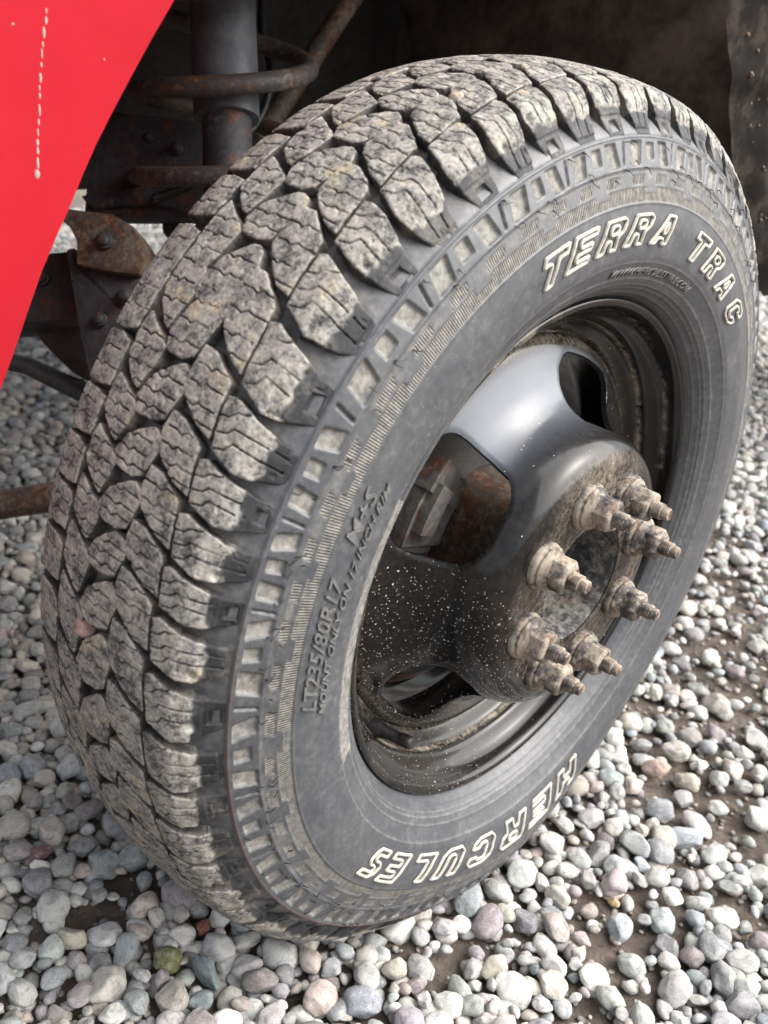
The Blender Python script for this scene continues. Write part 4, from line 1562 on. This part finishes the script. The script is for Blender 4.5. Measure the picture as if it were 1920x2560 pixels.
def scatter(layer, n_try, smin, smax, mud_keep, zc):
    """dart throwing, big ones first, in the ground the camera sees"""
    out = []
    cell = .05
    gridd = {}
    for c_, sp_ in zip(SP_XY, SPECIAL):
        gridd.setdefault((int(c_[0] // cell), int(c_[1] // cell)), []).append((c_[0], c_[1], sp_[2] * (1.0 if layer == 1 else .75)))
    r_ = np.random.default_rng(500 + layer)
    # sample uniformly in the picture-independent ground area, thinned by distance
    x = r_.uniform(-3.4, 1.0, n_try); y = r_.uniform(-.85, 4.2, n_try)
    u, v, z = project(np.stack([x, y, np.zeros_like(x)], -1))
    keep = (z > .2) & (u > -170) & (u < 2100) & (v > -100) & (v < 2760)
    x, y, z = x[keep], y[keep], z[keep]
    s = smin * (smax / smin) ** (r_.random(len(x)) ** 1.5)
    s = np.where(z > 1.9, np.maximum(s, smin * 1.35), s)
    o_ = np.argsort(-s)
    x, y, s, z = x[o_], y[o_], s[o_], z[o_]
    md = mudness(x, y)
    rr_ = r_.random(len(x))
    for i in range(len(x)):
        if md[i] > .25 and rr_[i] > mud_keep:
            continue
        ci, cj = int(x[i] // cell), int(y[i] // cell)
        ok = True
        for a_ in (-1, 0, 1):
            for b_ in (-1, 0, 1):
                for (xx, yy, ss) in gridd.get((ci + a_, cj + b_), ()):
                    if (xx - x[i]) ** 2 + (yy - y[i]) ** 2 < ((.72 if layer == 1 else .60) * (ss + s[i])) ** 2:
                        ok = False; break
                if not ok:
                    break
            if not ok:
                break
        if ok:
            gridd.setdefault((ci, cj), []).append((x[i], y[i], s[i]))
            out.append((x[i], y[i], s[i], zc, md[i], z[i]))
    return out


upper = scatter(1, 140000, .0058, .0180, .28, .0)
lower = scatter(2, 150000, .0060, .014, .10, -.008)
fine = scatter(3, 80000, .0022, .0055, .75, -.010)


def tyre_hit(x, y, z, s):
    """would a stone of radius s at x,y,z stand in the tyre?"""
    dy_, dz_ = y, z - H
    r = math.hypot(dy_, dz_)
    return -.205 - s < x < .045 + s and r < .400 + s * .6 and abs(y) > .0


stones = []
for lay in (upper, lower, fine):
    for x, y, s, zc, md, dep in lay:
        r_ = rng
        asp = (1.0, r_.uniform(.66, .95), r_.uniform(.45, .75))
        a_, b_, c_ = s * 1.12, s * 1.12 * asp[1], s * 1.12 * asp[2]
        z = zc + float(gz0(np.array([x]), np.array([y]))[0]) + .012 + c_ * r_.uniform(.10, .5)
        if md > .25:
            z -= c_ * .5 - .002 if zc == 0 else 0
            z = max(z, float(gz0(np.array([x]), np.array([y]))[0]) + c_ * .2)
        top_ = z + c_
        if -.23 < x < .06 and abs(y) < .24:
            # under the tyre: press it down to the contact patch
            under = H - math.sqrt(max(.0, .412 ** 2 - y * y)) if abs(y) < .40 else 1
            lim = max(.002, under)
            if top_ > lim - .0005 and -.185 < x < .018:
                z = lim - .0005 - c_
        elif tyre_hit(x, y, z, c_):
            continue
        col = PC[r_.choice(len(PC), p=PW)] * r_.uniform(.78, 1.45) + r_.normal(0, .006, 3)
        if s < .0056:
            col = .38 * col + .62 * np.array([.19, .155, .125]) * r_.uniform(.7, 1.5)
            z -= c_ * .35
        stones.append(dict(x=x, y=y, z=z, abc=(a_, b_, c_), col=np.clip(col, .02, .8), yaw=r_.uniform(0, 6.283), tilt=(r_.normal(0, .22), r_.normal(0, .22)), var=int(r_.integers(0, 14)), dep=dep, lay=zc))

# which of them show largest in the picture
def vis_score(st):
    u, v, z = project(np.array([[st['x'], st['y'], st['z']]]))
    u, v, z = u[0], v[0], z[0]
    if not (-20 < u < 1940 and -20 < v < 2580):
        return 0.0
    # hidden behind the wheel?
    P = np.array([st['x'], st['y'], st['z'] + st['abc'][2]])
    for f_ in np.linspace(.25, .97, 46):
        q_ = CAM + (P - CAM) * f_
        if -.2 < q_[0] < .03 and math.hypot(q_[1], q_[2] - H) < .395 and math.hypot(q_[1], q_[2] - H) < .40:
            return 0.0
    return st['abc'][0] * st['abc'][1] / z ** 2 * (1 if st['lay'] == 0 else .35)


sc = np.array([vis_score(s_) for s_ in stones])
order = np.argsort(-sc)
n_ind = 296
ind = [stones[k] for k in order[:n_ind] if sc[k] > 0]
rest = [stones[k] for k in order[len(ind):]]
hi_me = []
for k, (P, F) in enumerate(HI):
    hi_me.append(mesh_np('stone', P * .02, None, M_STONE, tris=F))
for st in ind:
    o = link('stone', hi_me[st['var']], ground, (st['x'], st['y'], st['z']))
    o.rotation_euler = (st['tilt'][0], st['tilt'][1], st['yaw'])
    o.scale = tuple(v_ / .02 for v_ in st['abc'])
    o.color = (*[float(c_) for c_ in st['col']], 1)
for c_, (px, py, sz, colr, var, asp, yaw, lab) in zip(SP_XY, SPECIAL):
    zz_ = float(gz0(np.array([c_[0]]), np.array([c_[1]]))[0]) + .012 + sz * asp[2] * .45
    if lab.startswith(('tiny', 'largest')):
        zz_ -= .006
    o = link('pebble', hi_me[var], None, (c_[0], c_[1], zz_))
    o.rotation_euler = (.08, -.06, yaw)
    o.scale = tuple(sz * k_ / .02 for k_ in asp)
    o.color = (*colr, 1)
    o['label'] = lab
    o['category'] = 'stone'
# two stones wedged in the tread
for px, py, sz, colr, lab in ((985, 217, .0062, (.40, .34, .25), 'small tan pebble stuck in the tread groove near the top of the tyre'),
                              (186, 1352, .0085, (.34, .20, .165), 'small reddish stone wedged between tread blocks halfway down the tyre')):
    d_ = ray(px, py)
    tt = np.linspace(.4, 1.2, 4000)
    P_ = CAM + tt[:, None] * d_
    rr2 = np.hypot(P_[:, 1], P_[:, 2] - H)
    k_ = int(np.argmax(rr2 < np.interp(P_[:, 0], _pxs[(_prs > .38)], _prs[(_prs > .38)]) - (.003 if sz < .007 else .005)))
    o = link('pebble', hi_me[3], None, P_[k_])
    o.scale = (sz / .02,) * 3
    o.rotation_euler = (.5, .3, 1.0)
    o.color = (*colr, 1)
    o['label'] = lab
    o['category'] = 'stone'
V_, T_, C_, n0 = [], [], [], 0
for st in rest:
    P, F = (LO[st['var']] if sc is not None else None)
    M3 = np.array((Matrix.Rotation(st['yaw'], 3, 'Z') @ Matrix.Rotation(st['tilt'][1], 3, 'Y') @ Matrix.Rotation(st['tilt'][0], 3, 'X')))
    W = (P * np.array(st['abc'])) @ M3.T + np.array([st['x'], st['y'], st['z']])
    V_.append(W); T_.append(F + n0); n0 += len(W)
    C_.append(np.tile(np.r_[st['col'], 1.0], (len(W), 1)))
o = link('pebbles', mesh_np('pebbles', np.concatenate(V_), None, M_STONE_A, dict(col=np.concatenate(C_)), tris=np.concatenate(T_)), ground)
o['kind'] = 'stuff'
print('stones', len(stones), 'individual', len(ind))
